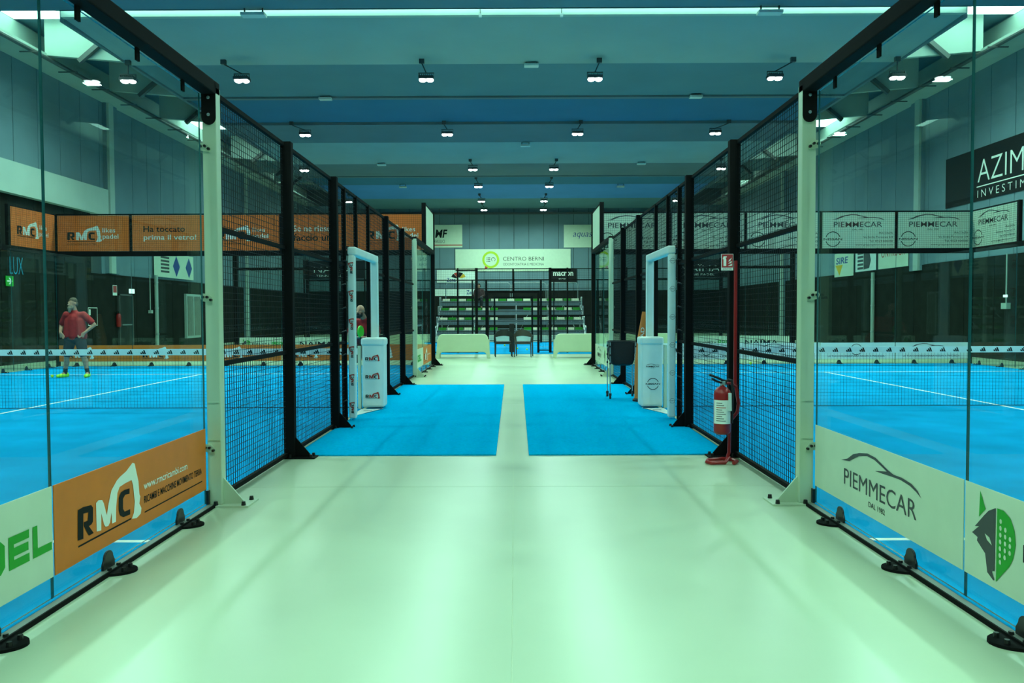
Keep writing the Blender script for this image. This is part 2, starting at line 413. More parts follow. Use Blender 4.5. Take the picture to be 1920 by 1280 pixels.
# ------------------------------------------------------------------ ceiling floodlights
def make_lamp():
    r = thing('floodlight', 'x', 'floodlight')
    y = MB()
    for sx in (-1, 1): y.box(sx*0.205, sx*0.215, -0.09, -0.05, -0.33, -0.18)
    y.box(-0.215, 0.215, -0.09, -0.05, -0.19, -0.17); y.build('yoke', 'lamp_body', r)
    h = MB(); h.box(-0.2, 0.2, -0.22, 0.08, -0.36, -0.28)
    for i in range(7): h.box(-0.18+i*0.055, -0.165+i*0.055, -0.2, 0.06, -0.28, -0.24)
    h.build('housing', 'lamp_body', r)
    l = MB()
    for sx in (-1, 1): l.ball((sx*0.10, -0.07, -0.37), (0.10, 0.14, 0.05), 12, 6)
    l.build('lens', 'lamp_lens', r, True)
    return r
LD = bpy.data.lights.new('floodlight_beam', 'AREA'); LD.shape = 'RECTANGLE'; LD.size = 0.4; LD.size_y = 0.3
LD.energy = LAMP_POWER; LD.color = LAMP_COLOR; LD.spread = radians(165)
proto_lamp = make_lamp()
_b = bpy.data.objects.new('beam', LD); COL.objects.link(_b); _b.parent = proto_lamp; _b.location = (0, -0.07, -0.44)
def lamp(x, y, label, group, z, dx, top):
    o = copy_tree(proto_lamp)
    o.location = (x, y+0.07, z+0.37); o['label'] = label; o['group'] = group
    MB().tube([(x+dx, y, top-0.06), (x+dx*0.96, y, top-0.12), (x, y, z+0.19)], 0.018, 6).build('hanger', 'lamp_body', o)
    MB().box(x+dx-0.07, x+dx+0.07, y-0.05, y+0.05, top-0.12, top+0.04).build('junction_box', 'lamp_body', o)
    return o
ROWS = [(-2.5, 7.9, 8.49, (-2.45, 2.35)), (2.6, 7.9, 8.49, (-7.6, -2.45, 2.35, 7.3)), (9.3, 7.9, 8.49, (-10.3, -7.6, 7.3, 10.3)), (16.1, 7.9, 8.49, (-10.3, -7.6, -2.4, 2.3, 7.3, 10.3)),  # first row added behind the camera to brighten the near floor
        (22.9, 7.8, 8.37, (-10.6, -7.47, -2.39, 2.25, 7.19, 10.55)), (30.6, 7.96, 8.45, (-7.68, -2.44, 2.36, 7.43)), (37.6, 7.88, 8.37, (-9.5, -1.85, 1.82, 9.4)),
        (43.0, 7.93, 8.45, (-1.84, 1.84)), (48.5, 7.92, 8.38, (-9.67, -1.9, 1.76, 9.5)), (52.5, 7.91, 8.4, (-1.9, 1.87))]
for ri, (y, z, top, xs) in enumerate(ROWS):
    for ci, x in enumerate(xs):
        if ri < 4: lb = 'LED floodlight overhead outside the photo, %s row, %s from left' % (ORD[ri], ORD[ci])
        else: lb = 'lit LED floodlight on ceiling, %s row from the front, %s from left' % (ORD[ri-4], ORD[ci])
        dx = (0.0 if abs(x) > 8.5 else math.copysign(0.5 if abs(x) > 5 else 0.12, x)) if ri < 6 else math.copysign(-0.12, x) if abs(x) < 5 else 0.0
        lamp(x, y, lb, 'ceiling floodlights', z, dx, top)
for _o in list(proto_lamp.children)+[proto_lamp]: bpy.data.objects.remove(_o)
for i, (x, y, z, d) in enumerate([(-6.03, 19.4, 8.40, 'hung on the bright ceiling slot, left one'), (5.97, 19.4, 8.40, 'hung on the bright ceiling slot, right one'),
        (-6.08, 26.9, 8.40, 'left of corridor on blue strip, nearest row'), (5.89, 26.85, 8.40, 'right of corridor on blue strip, nearest row'),
        (0.51, 23.2, 8.34, 'over mid corridor at the pale strip edge'), (-6.12, 38.4, 8.33, 'left of corridor behind second pale strip'),
        (5.91, 38.4, 8.33, 'right of corridor behind second pale strip'), (-6.07, 45.3, 8.36, 'far left above grandstand side'),
        (5.85, 45.4, 8.36, 'far right above grandstand side'), (0.49, 34.3, 8.36, 'over mid corridor at second pale strip')]):
    o = thing('ceiling_luminaire', 'small flat white ceiling unit '+d, 'ceiling light', (x, y, z-0.1), 'small ceiling units')
    w = 0.2 if i not in (0, 1) else 0.28
    MB().box(x-w, x+w, y-0.12, y+0.12, z-0.1, z-0.03).build('case', 'lamp_white', o, bevel=0.01)
    MB().box(x-w*0.8, x-w*0.7, y-0.02, y+0.02, z-0.03, z+0.12).box(x+w*0.7, x+w*0.8, y-0.02, y+0.02, z-0.03, z+0.12).build('bracket', 'lamp_body', o)
for x in (-0.77, 1.15):
    o = thing('beam_clip', 'small square pale clip on the bright ceiling slot, %s of corridor axis' % ('left' if x < 0 else 'right'), 'clip', (x, 19.66, 8.36))
    MB().box(x-0.035, x+0.035, 19.66, 19.72, 8.36, 8.44).build('plate', 'lamp_white', o)
    MB().tube([(x, 19.69, 8.44), (x, 19.69, 8.6)], 0.012, 6).build('rod', 'steel_dark', o)

# ------------------------------------------------------------------ courts: turf, lines, glass, mesh, nets
W = {-1: 2.10, 1: 2.06}
SIDE = {-1: 'orange-bannered court', 1: 'white-bannered court'}
Y0 = 5.9
def wires(w, h, pitch=0.05, r=0.0026):
    """welded wire grid in local (u, z), u along +Y"""
    mb = MB(); n = max(1, int(round(w/pitch))); m = max(1, int(round(h/pitch)))
    for i in range(n+1): mb.tube([(0, w*i/n, 0), (0, w*i/n, h)], r, 4, False)
    for j in range(m+1): mb.tube([(0.004, 0, h*j/m), (0.004, w, h*j/m)], r, 4, False)
    return mb
_WM = {}
def wire_panel(parent, loc, w, h, rotz=0.0, pitch=0.05, r=0.0026):
    key = (round(w, 3), round(h, 3), pitch)
    if key not in _WM:
        o = wires(w, h, pitch, r).build('x', 'wire'); _WM[key] = o.data; bpy.data.objects.remove(o); _WM[key].name = 'wire_mesh'
    o = link('wire_mesh', _WM[key], parent, Vector(loc)-wloc(parent)); o.rotation_euler.z = rotz; o['kind'] = 'stuff'
    return o
def post(parent, s, y, m, h=3.02, foot=True, plate=0.16):
    w = W[s]; X = lambda d: s*(w+d)
    p = MB().box(X(0), X(0.1), y-0.045, y+0.045, 0.012, h).build('post', m, parent, bevel=0.006)
    if foot:
        MB().prism([(0, 0.012), (-0.14, 0.012), (-0.14, 0.035), (0, 0.20)], lambda a, b, k: (X(a), k, b), y-0.008, y+0.008).build('foot_gusset', m, p)
        MB().box(X(-0.20), X(0.1), y-0.085, y+plate, 0, 0.012).build('foot_plate', m, p)
        for a, b in ((-0.16, -0.06), (-0.16, plate-0.04), (0.04, -0.06)):
            MB().tube([(X(a), y+b, 0.012), (X(a), y+b, 0.04)], [0.017, 0.013], 8).build('bolt', 'black_plastic', p)
    return p
def pane(parent, P, w, h, z0=0.03, t=0.012):
    """glass pane; P.o at its lower left on the viewing face"""
    mb = MB(); mb.prism([(0.003, z0), (w-0.003, z0), (w-0.003, h), (0.003, h)], lambda a, b, k: P.p(a, b, k), -t, 0)
    mb.mi = [0, 0, 1, 1, 1, 1]
    return mb.build('pane', ['glass', 'glass_edge'], parent)
def clamp(parent, x, y, dirx, diry, big=True):
    """floor clamp: half disc foot, upright tongue and bolts; dir points away from the glass"""
    d = Vector((dirx, diry, 0)); t = Vector((-diry, dirx, 0)); o = Vector((x, y, 0))
    q = lambda a, b, z: o+t*a+d*b+Vector((0, 0, z))
    half = [(0.10*cos(radians(k*15)), 0.012+0.155*sin(radians(k*15))) for k in range(13)]
    mb = MB().prism([(a, b) for a, b in half], lambda a, b, k: q(a, b, k), 0.0, 0.014)
    b = mb.build('clamp', 'black_metal', parent)
    if big:
        tab = [(-0.065, 0.014), (-0.065, 0.05)]+[(0.048*cos(radians(180-k*20)), 0.075+0.04*sin(radians(180-k*20))) for k in range(10)]+[(0.065, 0.05), (0.065, 0.014)]
        MB().prism(tab, lambda a, z, k: q(a, k, z), 0.006, 0.020).build('tongue', 'black_plastic', b, bevel=0.004)
        for a, bb in ((-0.05, 0.045), (0.05, 0.045), (-0.038, 0.115), (0.038, 0.115)):
            MB().tube([q(a, bb, 0.014), q(a, bb, 0.034)], [0.013, 0.011], 8).build('bolt', 'black_plastic', b)
    return b
def glass_run(s, ys, label, near):
    """corridor-side glass wall from ys[0] to ys[-1], white post at one end"""
    w = W[s]; X = lambda d: s*(w+d); xg = X(0.100)
    g = thing('glass_wall', label, 'glass wall', (X(0.05), (ys[0]+ys[-1])/2, 0))
    u = (0, 1, 0) if s < 0 else (0, -1, 0)
    for a, b in zip(ys[:-1], ys[1:]):
        P = PL((xg, a if s < 0 else b, 0), u); pane(g, P, b-a, 2.94)
        for yy in ((a+0.5, b-0.5)): clamp(g, xg+s*-0.002, yy, -s, 0)
    MB().box(X(0.045), X(0.092), ys[0], ys[-1], 0, 0.020).build('floor_rail', 'rail_grey', g)
    MB().box(X(0.035), X(0.045), ys[0], ys[-1], 0, 0.024).build('rail_lip', 'black_metal', g)
    MB().box(X(0.0), X(0.1), ys[0]-(0.05 if near else 0.12), ys[-1]+(0.12 if near else 0.0), 2.945, 3.04).build('top_beam', 'black_metal', g, bevel=0.008)
    yp = ys[-1]+0.08 if near else ys[0]-0.08
    p = post(g, s, yp, 'white_metal', 3.0)
    e = -1 if near else 1     # side of the post that faces the glass
    tab = [(0, 3.03), (0.1, 3.03), (0.1, 2.78)]+[(0.05+0.05*cos(radians(-k*20)), 2.78+0.05*sin(radians(-k*20))) for k in range(1, 9)]+[(0, 2.78)]
    MB().prism(tab, lambda a, b, k: (X(a), k, b), yp+e*0.046, yp+e*0.056).build('beam_bracket', 'black_metal', p)
    for z in (2.80, 2.92): MB().ball((X(0.05), yp+e*0.058, z), (0.012, 0.006, 0.012), 8, 6).build('bolt', 'steel', p)
    for z in (2.57, 1.50, 0.42):
        c = MB().prism([(0.045, -0.035), (0.12, -0.02), (0.13, 0.01), (0.12, 0.035), (0.07, 0.03), (0.045, 0.0)], lambda a, b, k: (X(a), k, z+b), yp+e*0.046, yp+e*0.054).build('pane_clip', 'white_metal', p)
        for a, b in ((0.052, -0.012), (0.078, 0.008), (0.108, 0.008)):
            MB().tube([(X(a), yp+e*0.05, z+b), (X(a), yp+e*0.072, z+b)], 0.010, 8).build('knob', 'black_plastic', p)
    if near:
        for z in (0.48, 0.75): MB().box(X(0.01), X(0.09), yp+e*0.046, yp+e*0.051, z, z+0.008).build('seam', 'white_metal', p)
        MB().box(X(0.085), X(0.105), yp-0.075, yp-0.047, 0.02, 0.12).build('foot_block', 'black_plastic', p)
    yy = ys[-1]-0.33
    while yy > ys[0]+0.1:
        MB().box(X(0.082), X(0.094), yy-0.02, yy+0.02, 2.87, 2.95).build('hook', 'black_metal', g); yy -= 0.66
    return g
def label_lr(s): return 'left' if s < 0 else 'right'
YS_NEAR = [1.92, 3.90, 5.86]; YS_FAR = [17.96, 19.9, 21.86]
for s in (-1, 1):
    w = W[s]; X = lambda d: s*(w+d); ct = SIDE[s]
    glass_run(s, YS_NEAR, 'clear glass wall with white post at the near end of the '+ct, True)
    gf = glass_run(s, YS_FAR, 'clear glass wall with white post at the far end of the '+ct, False)
    # far corner post and raised board
    cp = thing('corner_post', 'tall black corner post at the far end of the '+ct, 'post', (X(0.05), 21.9, 0))
    post(cp, s, 21.92, 'black_metal', 4.05)
    rp = thing('raised_board', 'white board framed in black above far corner of the '+ct, 'board', (X(0.05), 20.7, 3.05))
    MB().box(X(0.03), X(0.06), 19.85, 21.86, 3.06, 4.0).build('sheet', 'board_white', rp)
    MB().box(X(0.0), X(0.1), 19.78, 19.85, 3.04, 4.03).build('frame_post', 'black_metal', rp)
    MB().box(X(0.02), X(0.08), 19.8, 21.86, 4.0, 4.03).build('frame_rail', 'black_metal', rp)
    # mesh fence run
    f = thing('mesh_fence', 'black welded mesh fence with square posts along the '+ct, 'fence', (X(0.05), 11.9, 0))
    posts = [7.9, 9.9, 13.9, 15.9]
    for y in posts: post(f, s, y, 'black_metal', 3.02, plate=0.09)
    bays = [(6.03, 7.855), (7.945, 9.855), (9.945, 10.62), (12.36, 13.855), (13.945, 15.855), (15.945, 17.80)]
    for a, b in bays:
        wire_panel(f, (X(0.085), a, 0.05), b-a, 2.95)
        for z in (0.02, 1.0, 2.0, 2.975):
            MB().box(X(0.06), X(0.095), a, b, z, z+0.035).build('rail', 'black_metal', f)
    wire_panel(f, (X(0.085), 10.62, 2.25), 1.74, 0.75)
    MB().box(X(0.06), X(0.095), 10.62, 12.36, 2.975, 3.01).build('rail', 'black_metal', f)
    MB().box(X(0.06), X(0.095), 10.62, 12.36, 2.23, 2.265).build('rail', 'black_metal', f)
    for yy, z0 in ((10.62, 0.0), (12.36, 0.0), (11.40, 2.25)):
        MB().box(X(0.05), X(0.1), yy-0.025, yy+0.025, z0, 3.0).build('gate_post', 'black_metal', f)
    # turf and lines
    x0, x1 = X(0.107), X(10.0)
    cf = tag(thing('court_floor', 'blue artificial turf of the '+ct, None, (X(5.05), 11.9, 0)), kind='structure')
    MB().box(x0, x1, 1.9, 21.9, 0.0, 0.012).build('turf', 'turf', cf)
    for a, b, c, d in ((x0, x1, 4.92, 4.97), (x0, x1, 18.83, 18.88), (X(5.03), X(5.08), 4.97, 18.83)):
        MB().box(a, b, c, d, 0.012, 0.0135).build('court_line', 'line_white', cf)
    # net
    nt = thing('padel_net', 'black net with white logo band across the '+ct, 'net', (X(5.05), 11.9, 0.012))
    mb = MB(); xa, xb = X(0.14), X(9.95)
    n = 210
    for i in range(n+1): x = xa+(xb-xa)*i/n; mb.tube([(x, 11.9, 0.03), (x, 11.9, 0.80)], 0.0016, 4, False)
    for j in range(17): z = 0.03+0.77*j/16; mb.tube([(xa, 11.903, z), (xb, 11.903, z)], 0.0016 if j else 0.006, 4, False)
    o = mb.build('netting', 'net_cord', nt); o['kind'] = 'stuff'
    bd = MB().box(xa, xb, 11.892, 11.908, 0.795, 0.885).build('band', 'net_band', nt)
    pl = []
    for i in range(50):
        cxx = min(xa, xb)+0.13+i*0.193
        for k, hh in enumerate((0.026, 0.044, 0.062)):
            bx = cxx-0.036+k*0.027
            pl.append([(bx+0.004*0, 0.812), (bx+0.022, 0.812), (bx+0.022-hh*0.33, 0.812+hh*0.92), (bx-hh*0.33, 0.812+hh)])
    PN = PL((0, 11.892, 0), (1, 0, 0))
    polys(PN, pl, 'ink_black', bd, 'band_print', 0.002)
    MB().box(X(0.11), X(0.15), 11.86, 11.94, 0.0, 0.92).build('net_post', 'white_metal', nt)
    MB().box(X(9.92), X(9.98), 11.86, 11.94, 0.0, 0.92).build('net_post', 'black_metal', nt)
    # back glass wall with high mesh
    bw = thing('back_glass_wall', 'far back glass wall topped with mesh of the '+ct, 'glass wall', (X(5.05), 21.9, 0))
    for i in range(5):
        xl = min(X(0.1+i*1.99), X(0.1+(i+1)*1.99))
        pane(bw, PL((xl, 21.9, 0), (1, 0, 0)), 1.99, 2.95)
        for q in (0.5, 1.5): clamp(bw, xl+q, 21.895, 0, -1)
        wire_panel(bw, (xl, 21.88, 3.06), 1.99, 0.96, -pi/2)
        MB().box(xl-0.03, xl+0.03, 21.885, 21.945, 3.05, 4.04).build('mesh_post', 'black_metal', bw)
    xa, xb = sorted((X(0.1), X(10.05)))
    MB().box(xa, xb, 21.87, 21.97, 2.93, 3.06).build('top_beam', 'black_metal', bw)
    MB().box(xa, xb, 21.90, 21.93, 4.02, 4.05).build('mesh_rail', 'black_metal', bw)
    MB().box(xa, xb, 21.875, 21.93, 0, 0.02).build('floor_rail', 'rail_grey', bw)
    # outer side: glass, raised mesh
    ow = thing('outer_glass_wall', 'outer side glass wall by the hall wall of the '+ct, 'glass wall', (X(10.05), 19.9, 0))
    xo = X(10.03)
    for a, b in zip(YS_FAR[:-1], YS_FAR[1:]):
        P = PL((xo, b if s > 0 else a, 0), (0, 1, 0) if s < 0 else (0, -1, 0)); pane(ow, P, b-a, 2.95)
        for q in (0.5, 1.5): clamp(ow, xo, a+q, -s, 0)
    MB().box(X(10.0), X(10.1), 17.9, 21.9, 2.94, 3.06).build('top_beam', 'black_metal', ow)
    wire_panel(ow, (X(10.02), 19.9, 3.06), 1.96, 0.96)
    for yy in (19.85, 21.92): MB().box(X(10.02), X(10.1), yy-0.04, yy+0.04, 0 if yy > 21 else 3.04, 4.05).build('mesh_post', 'black_metal', ow)
    MB().box(X(10.0), X(10.1), 17.8, 17.9, 0, 3.02).build('post', 'white_metal', ow)
    MB().box(X(10.03), X(10.06), 19.85, 21.92, 4.02, 4.05).build('mesh_rail', 'black_metal', ow)

# blue corridor mats
for s, lb in ((-1, 'blue turf mat on the corridor floor before the orange-bannered court'), (1, 'blue turf mat on the corridor floor before the white-bannered court')):
    xa = -0.17 if s < 0 else 0.15
    o = MB().prism([(xa, 7.98), (s*(W[s]+0.04), 7.98), (s*(W[s]+0.04), 15.85), (xa+s*0.02, 15.85)], lambda a, b, k: (a, b, k), 0.001, 0.014).build('turf_mat', 'mat_turf', own=True)
    tag(o, lb, 'mat')

# ------------------------------------------------------------------ banners on the near glass
XL, XR = -(W[-1]+0.1), W[1]+0.1
P = PL((XL+0.001, 3.91, 0.135), (0, 1, 0))
b = board(P, 1.94, 0.435, 'orange', 'glass_banner', 'orange banner with black and white lettering on near glass', 'banner')
Q = PL((XL+0.001, 0, 0), (0, 1, 0))
logo_rmc(Q, 4.11, 0.20, 0.715, b, k=0.006)
text(Q, 'www.rmcricambi.com', 4.86, 0.345, 0.045, 0.65, 'ink_white', b, 0.006, 0.012)
text(Q, 'RICAMBI E MACCHINE MOVIMENTO TERRA', 4.863, 0.262, 0.044, 0.90, 'ink_black', b, 0.006, 0.012)
polys(Q, [[(4.865, 0.205), (5.77, 0.205), (5.77, 0.213), (4.865, 0.213)]], 'ink_black', b, 'rule', 0.006)
P = PL((XL+0.001, 1.93, 0.135), (0, 1, 0))
b = board(P, 1.965, 0.435, 'board_white', 'glass_banner', 'white banner with green block letters on near glass beside the orange one', 'banner')
def block_word(word, x, y, cw, ch, st, gap, m, parent, P, k=0.006):
    G = {'P': [(0,0,st,ch),(0,ch-st,cw,ch),(cw-st,ch*0.4,cw,ch),(0,ch*0.4,cw,ch*0.4+st)],
         'A': [(0,0,st,ch),(cw-st,0,cw,ch),(0,ch-st,cw,ch),(0,ch*0.35,cw,ch*0.35+st)],
         'D': [(0,0,st,ch),(0,0,cw*0.8,st),(0,ch-st,cw*0.8,ch),(cw-st,ch*0.18,cw,ch*0.82)],
         'E': [(0,0,st,ch),(0,0,cw,st),(0,ch-st,cw,ch),(0,(ch-st)/2,cw*0.95,(ch+st)/2)],
         'L': [(0,0,st,ch),(0,0,cw,st)]}
    for i, c in enumerate(word):
        ox = x+i*(cw+gap); pl = [[(ox+a, y+b_), (ox+c_, y+b_), (ox+c_, y+d), (ox+a, y+d)] for a, b_, c_, d in G[c]]
        if c == 'D': pl += [[(ox+cw*0.7, y), (ox+cw*0.8, y), (ox+cw, y+ch*0.18), (ox+cw-st, y+ch*0.18+0.012)], [(ox+cw*0.7, y+ch), (ox+cw-st, y+ch*0.82-0.012), (ox+cw, y+ch*0.82), (ox+cw*0.8, y+ch)]]
        polys(P, pl, m, parent, 'letter', k)
block_word('PADEL', 3.01, 0.27, 0.152, 0.145, 0.038, 0.028, 'ink_green', b, Q)
text(Q, 'PIANETA', 2.2, 0.30, 0.10, 0.7, 'ink_black', b, 0.006, 0.02)

Q = PL((XR-0.001, 0, 0), (0, -1, 0))       # reading direction runs towards the viewer
b = board(PL((XR-0.001, 5.85, 0.15), (0, -1, 0)), 1.94, 0.435, 'board_white', 'glass_banner', 'white banner with grey car outline and lettering on near glass', 'banner')
logo_car(Q, -5.33, 0.271, 0.967, b, k=0.006, bold=0.0)
b = board(PL((XR-0.001, 3.895, 0.15), (0, -1, 0)), 1.965, 0.435, 'board_white', 'glass_banner', 'white banner with dark wolf head and green racket emblem on near glass', 'banner')
def wolf(P, parent, ox, oy, sc, k=0.006):
    f = lambda a, b_: (ox+(3.83-a)*sc, oy+(b_-0.183)*sc)
    head = [(3.644,.512),(3.699,.487),(3.737,.455),(3.808,.389),(3.774,.397),(3.83,.355),(3.784,.344),(3.789,.327),(3.721,.286),(3.702,.206),(3.653,.183),(3.646,.19),(3.668,.224),(3.646,.227)]
    polys(P, [head], 'ink_grey', parent, 'emblem_head', k, f)
    polys(P, [[(3.768,.564),(3.723,.489),(3.775,.441)], [(3.633,.514),(3.585,.514),(3.534,.491),(3.504,.445),(3.495,.388),(3.51,.324),(3.538,.28),(3.634,.185)]], 'ink_green', parent, 'emblem_racket', k, f)
    polys(P, [[(3.724,.377),(3.687,.368),(3.668,.338),(3.706,.352)]], 'board_white', parent, 'emblem_eye', k+0.001, f)
    hs = [(3.604,.462-.0302*i) for i in range(7)]+[(3.568,.433-.0303*i) for i in range(5)]+[(3.534,.401-.030*i) for i in range(3)]
    polys(P, [[(a+0.009*cos(radians(q*36)), b_+0.011*sin(radians(q*36))) for q in range(10)] for a, b_ in hs], 'board_white', parent, 'emblem_holes', k+0.001, f)
wolf(Q, b, -3.83, 0.183, 1.0)
text(Q, 'PIANETA', -3.443, 0.33, 0.075, 0.6, 'ink_black', b, 0.006, 0.02)
# far corridor glass banners
for s in (-1, 1):
    xg = s*(W[s]+0.1)-s*0.001
    u = (0, 1, 0) if s < 0 else (0, -1, 0)
    Qf = PL((xg, 0, 0), u)
    if s < 0:
        b = board(PL((xg, 17.98, 0.14), u), 1.9, 0.43, 'board_white', 'glass_banner', 'small white banner with green letters on far corridor glass', 'banner')
        block_word('PADEL', 18.3, 0.27, 0.2, 0.16, 0.045, 0.04, 'ink_green', b, Qf)
        b = board(PL((xg, 19.92, 0.14), u), 1.9, 0.43, 'orange', 'glass_banner', 'small orange banner on far corridor glass', 'banner')
        logo_rmc(Qf, 20.1, 0.2, 0.7, b, k=0.006); text(Qf, 'www.rmcricambi.com', 20.85, 0.33, 0.05, 0.7, 'ink_white', b, 0.006)
    else:
        b = board(PL((xg, 21.84, 0.14), u), 1.9, 0.43, 'board_white', 'glass_banner', 'small white banner with car outline on far corridor glass', 'banner')
        logo_car(Qf, -21.3, 0.27, 0.967, b, k=0.006)
        b = board(PL((xg, 19.88, 0.14), u), 1.88, 0.43, 'board_white', 'glass_banner', 'small white banner with wolf emblem on far corridor glass', 'banner')
        wolf(Qf, b, -19.7, 0.19, 0.95)

# ------------------------------------------------------------------ banners on the back walls
YBN = 21.92
def bw_panel_x(s, i): return min(s*(W[s]+0.1+i*1.99), s*(W[s]+0.1+(i+1)*1.99))
for i in range(5):                       # orange court: i = 0 is beside the corridor
    x = bw_panel_x(-1, i); P = PL((x+0.04, YBN, 3.07), (1, 0, 0)); k = 4-i
    if k in (0, 2, 4):
        b = board(P, 1.91, 0.94, 'orange_mesh', 'high_banner', 'orange logo banner behind high mesh, %s from left' % ORD[k], 'banner', 'orange banners on the back wall mesh')
        logo_rmc(P, 0.25, 0.24, 0.93, b, k=0.006); text(P, 'likes', 1.2, 0.49, 0.12, 0.34, 'ink_white', b, 0.006, 0.01); text(P, 'padel', 1.2, 0.29, 0.16, 0.42, 'ink_white', b, 0.006, 0.01)
        text(P, 'RICAMBI E MACCHINE MOVIMENTO TERRA', 0.25, 0.16, 0.045, 0.78, 'ink_black', b, 0.006, name='small_lettering')
    else:
        l1, l2 = ('Ha toccato', 'prima il vetro!') if k == 1 else ('Se ne riesco', 'faccio un')
        b = board(P, 1.91, 0.94, 'orange_mesh', 'high_banner', 'orange banner with two lines of text behind high mesh, %s from left' % ORD[k], 'banner', 'orange banners on the back wall mesh')
        m1, m2 = ('ink_black', 'ink_white') if k == 1 else ('ink_white', 'ink_black')
        text(P, l1, 0.3, 0.50, 0.16, 1.1, m1, b, 0.006, 0.012); text(P, l2, 0.3, 0.25, 0.18, 1.4 if k == 1 else 1.0, m2, b, 0.006, 0.012)
for i in range(5):
    x = bw_panel_x(1, i); P = PL((x+0.04, YBN, 3.07), (1, 0, 0))
    b = board(P, 1.91, 0.94, 'board_white', 'high_banner', 'white car dealer banner behind high mesh, %s from the corridor' % ORD[i], 'banner', 'white banners on the back wall mesh')
    logo_car(P, 0.30, 0.555, 1.28, b, k=0.006, bold=0.004); logo_ring(P, 0.28, 0.24, 0.20, b, 0.006)
    for q, (tx, ww) in enumerate((('PIACENZA', 0.36), ('Via Emilia Parmense 2/4', 0.78), ('Tel. 0523 606060', 0.62), ('www.gruppopiemmecar.com', 0.98))):
        text(P, tx, 1.86, 0.37-q*0.105, 0.055, ww, 'ink_black', b, 0.006, name='small_lettering', align='r')
for s in (-1, 1):
    xo = s*(W[s]+10.04); u = (0, 1, 0) if s < 0 else (0, -1, 0)
    P = PL((xo, 19.92 if s < 0 else 21.86, 3.07), u)
    b = board(P, 1.92, 0.94, 'orange_mesh' if s < 0 else 'board_white', 'high_banner', ('orange logo banner' if s < 0 else 'white car dealer banner')+' on the outer side mesh, angled to the back wall', 'banner')
    if s < 0:
        logo_rmc(P, 0.25, 0.24, 0.93, b, k=0.006); text(P, 'likes', 1.2, 0.49, 0.12, 0.34, 'ink_white', b, 0.006, 0.01); text(P, 'padel', 1.2, 0.29, 0.16, 0.42, 'ink_white', b, 0.006, 0.01)
    else:
        logo_car(P, 0.30, 0.555, 1.28, b, k=0.006, bold=0.004); logo_ring(P, 0.28, 0.24, 0.20, b, 0.006)
        for q, (tx, ww) in enumerate((('PIACENZA', 0.36), ('Via Emilia Parmense 2/4', 0.78), ('Tel. 0523 606060', 0.62), ('www.gruppopiemmecar.com', 0.98))):
            text(P, tx, 1.86, 0.37-q*0.105, 0.055, ww, 'ink_black', b, 0.006, name='small_lettering', align='r')
# low banners on the back glass
for i in range(5):
    x = bw_panel_x(-1, i); P = PL((x+0.01, 21.893, 0.14), (1, 0, 0))
    b = board(P, 1.97, 0.43, 'orange', 'glass_banner', 'low orange banner on back glass, %s from the corridor' % ORD[i], 'banner', 'low orange banners')
    logo_rmc(P, 0.25, 0.06, 0.7, b, k=0.006)
    x = bw_panel_x(1, i); P = PL((x+0.01, 21.893, 0.14), (1, 0, 0))
    b = board(P, 1.97, 0.43, 'pad_vinyl', 'glass_banner', 'low pale banner on back glass, %s from the corridor' % ORD[i], 'banner', 'low pale banners')
    if i % 2 == 0: logo_car(P, 0.4, 0.17, 0.9, b, k=0.006, sub=False)
    else: logo_ring(P, 0.95, 0.25, 0.15, b, 0.006)
    text(P, 'LA TUA CONCESSIONARIA NISSAN A PIACENZA', 0.2, 0.05, 0.05, 1.5, 'ink_black', b, 0.006, name='small_lettering')

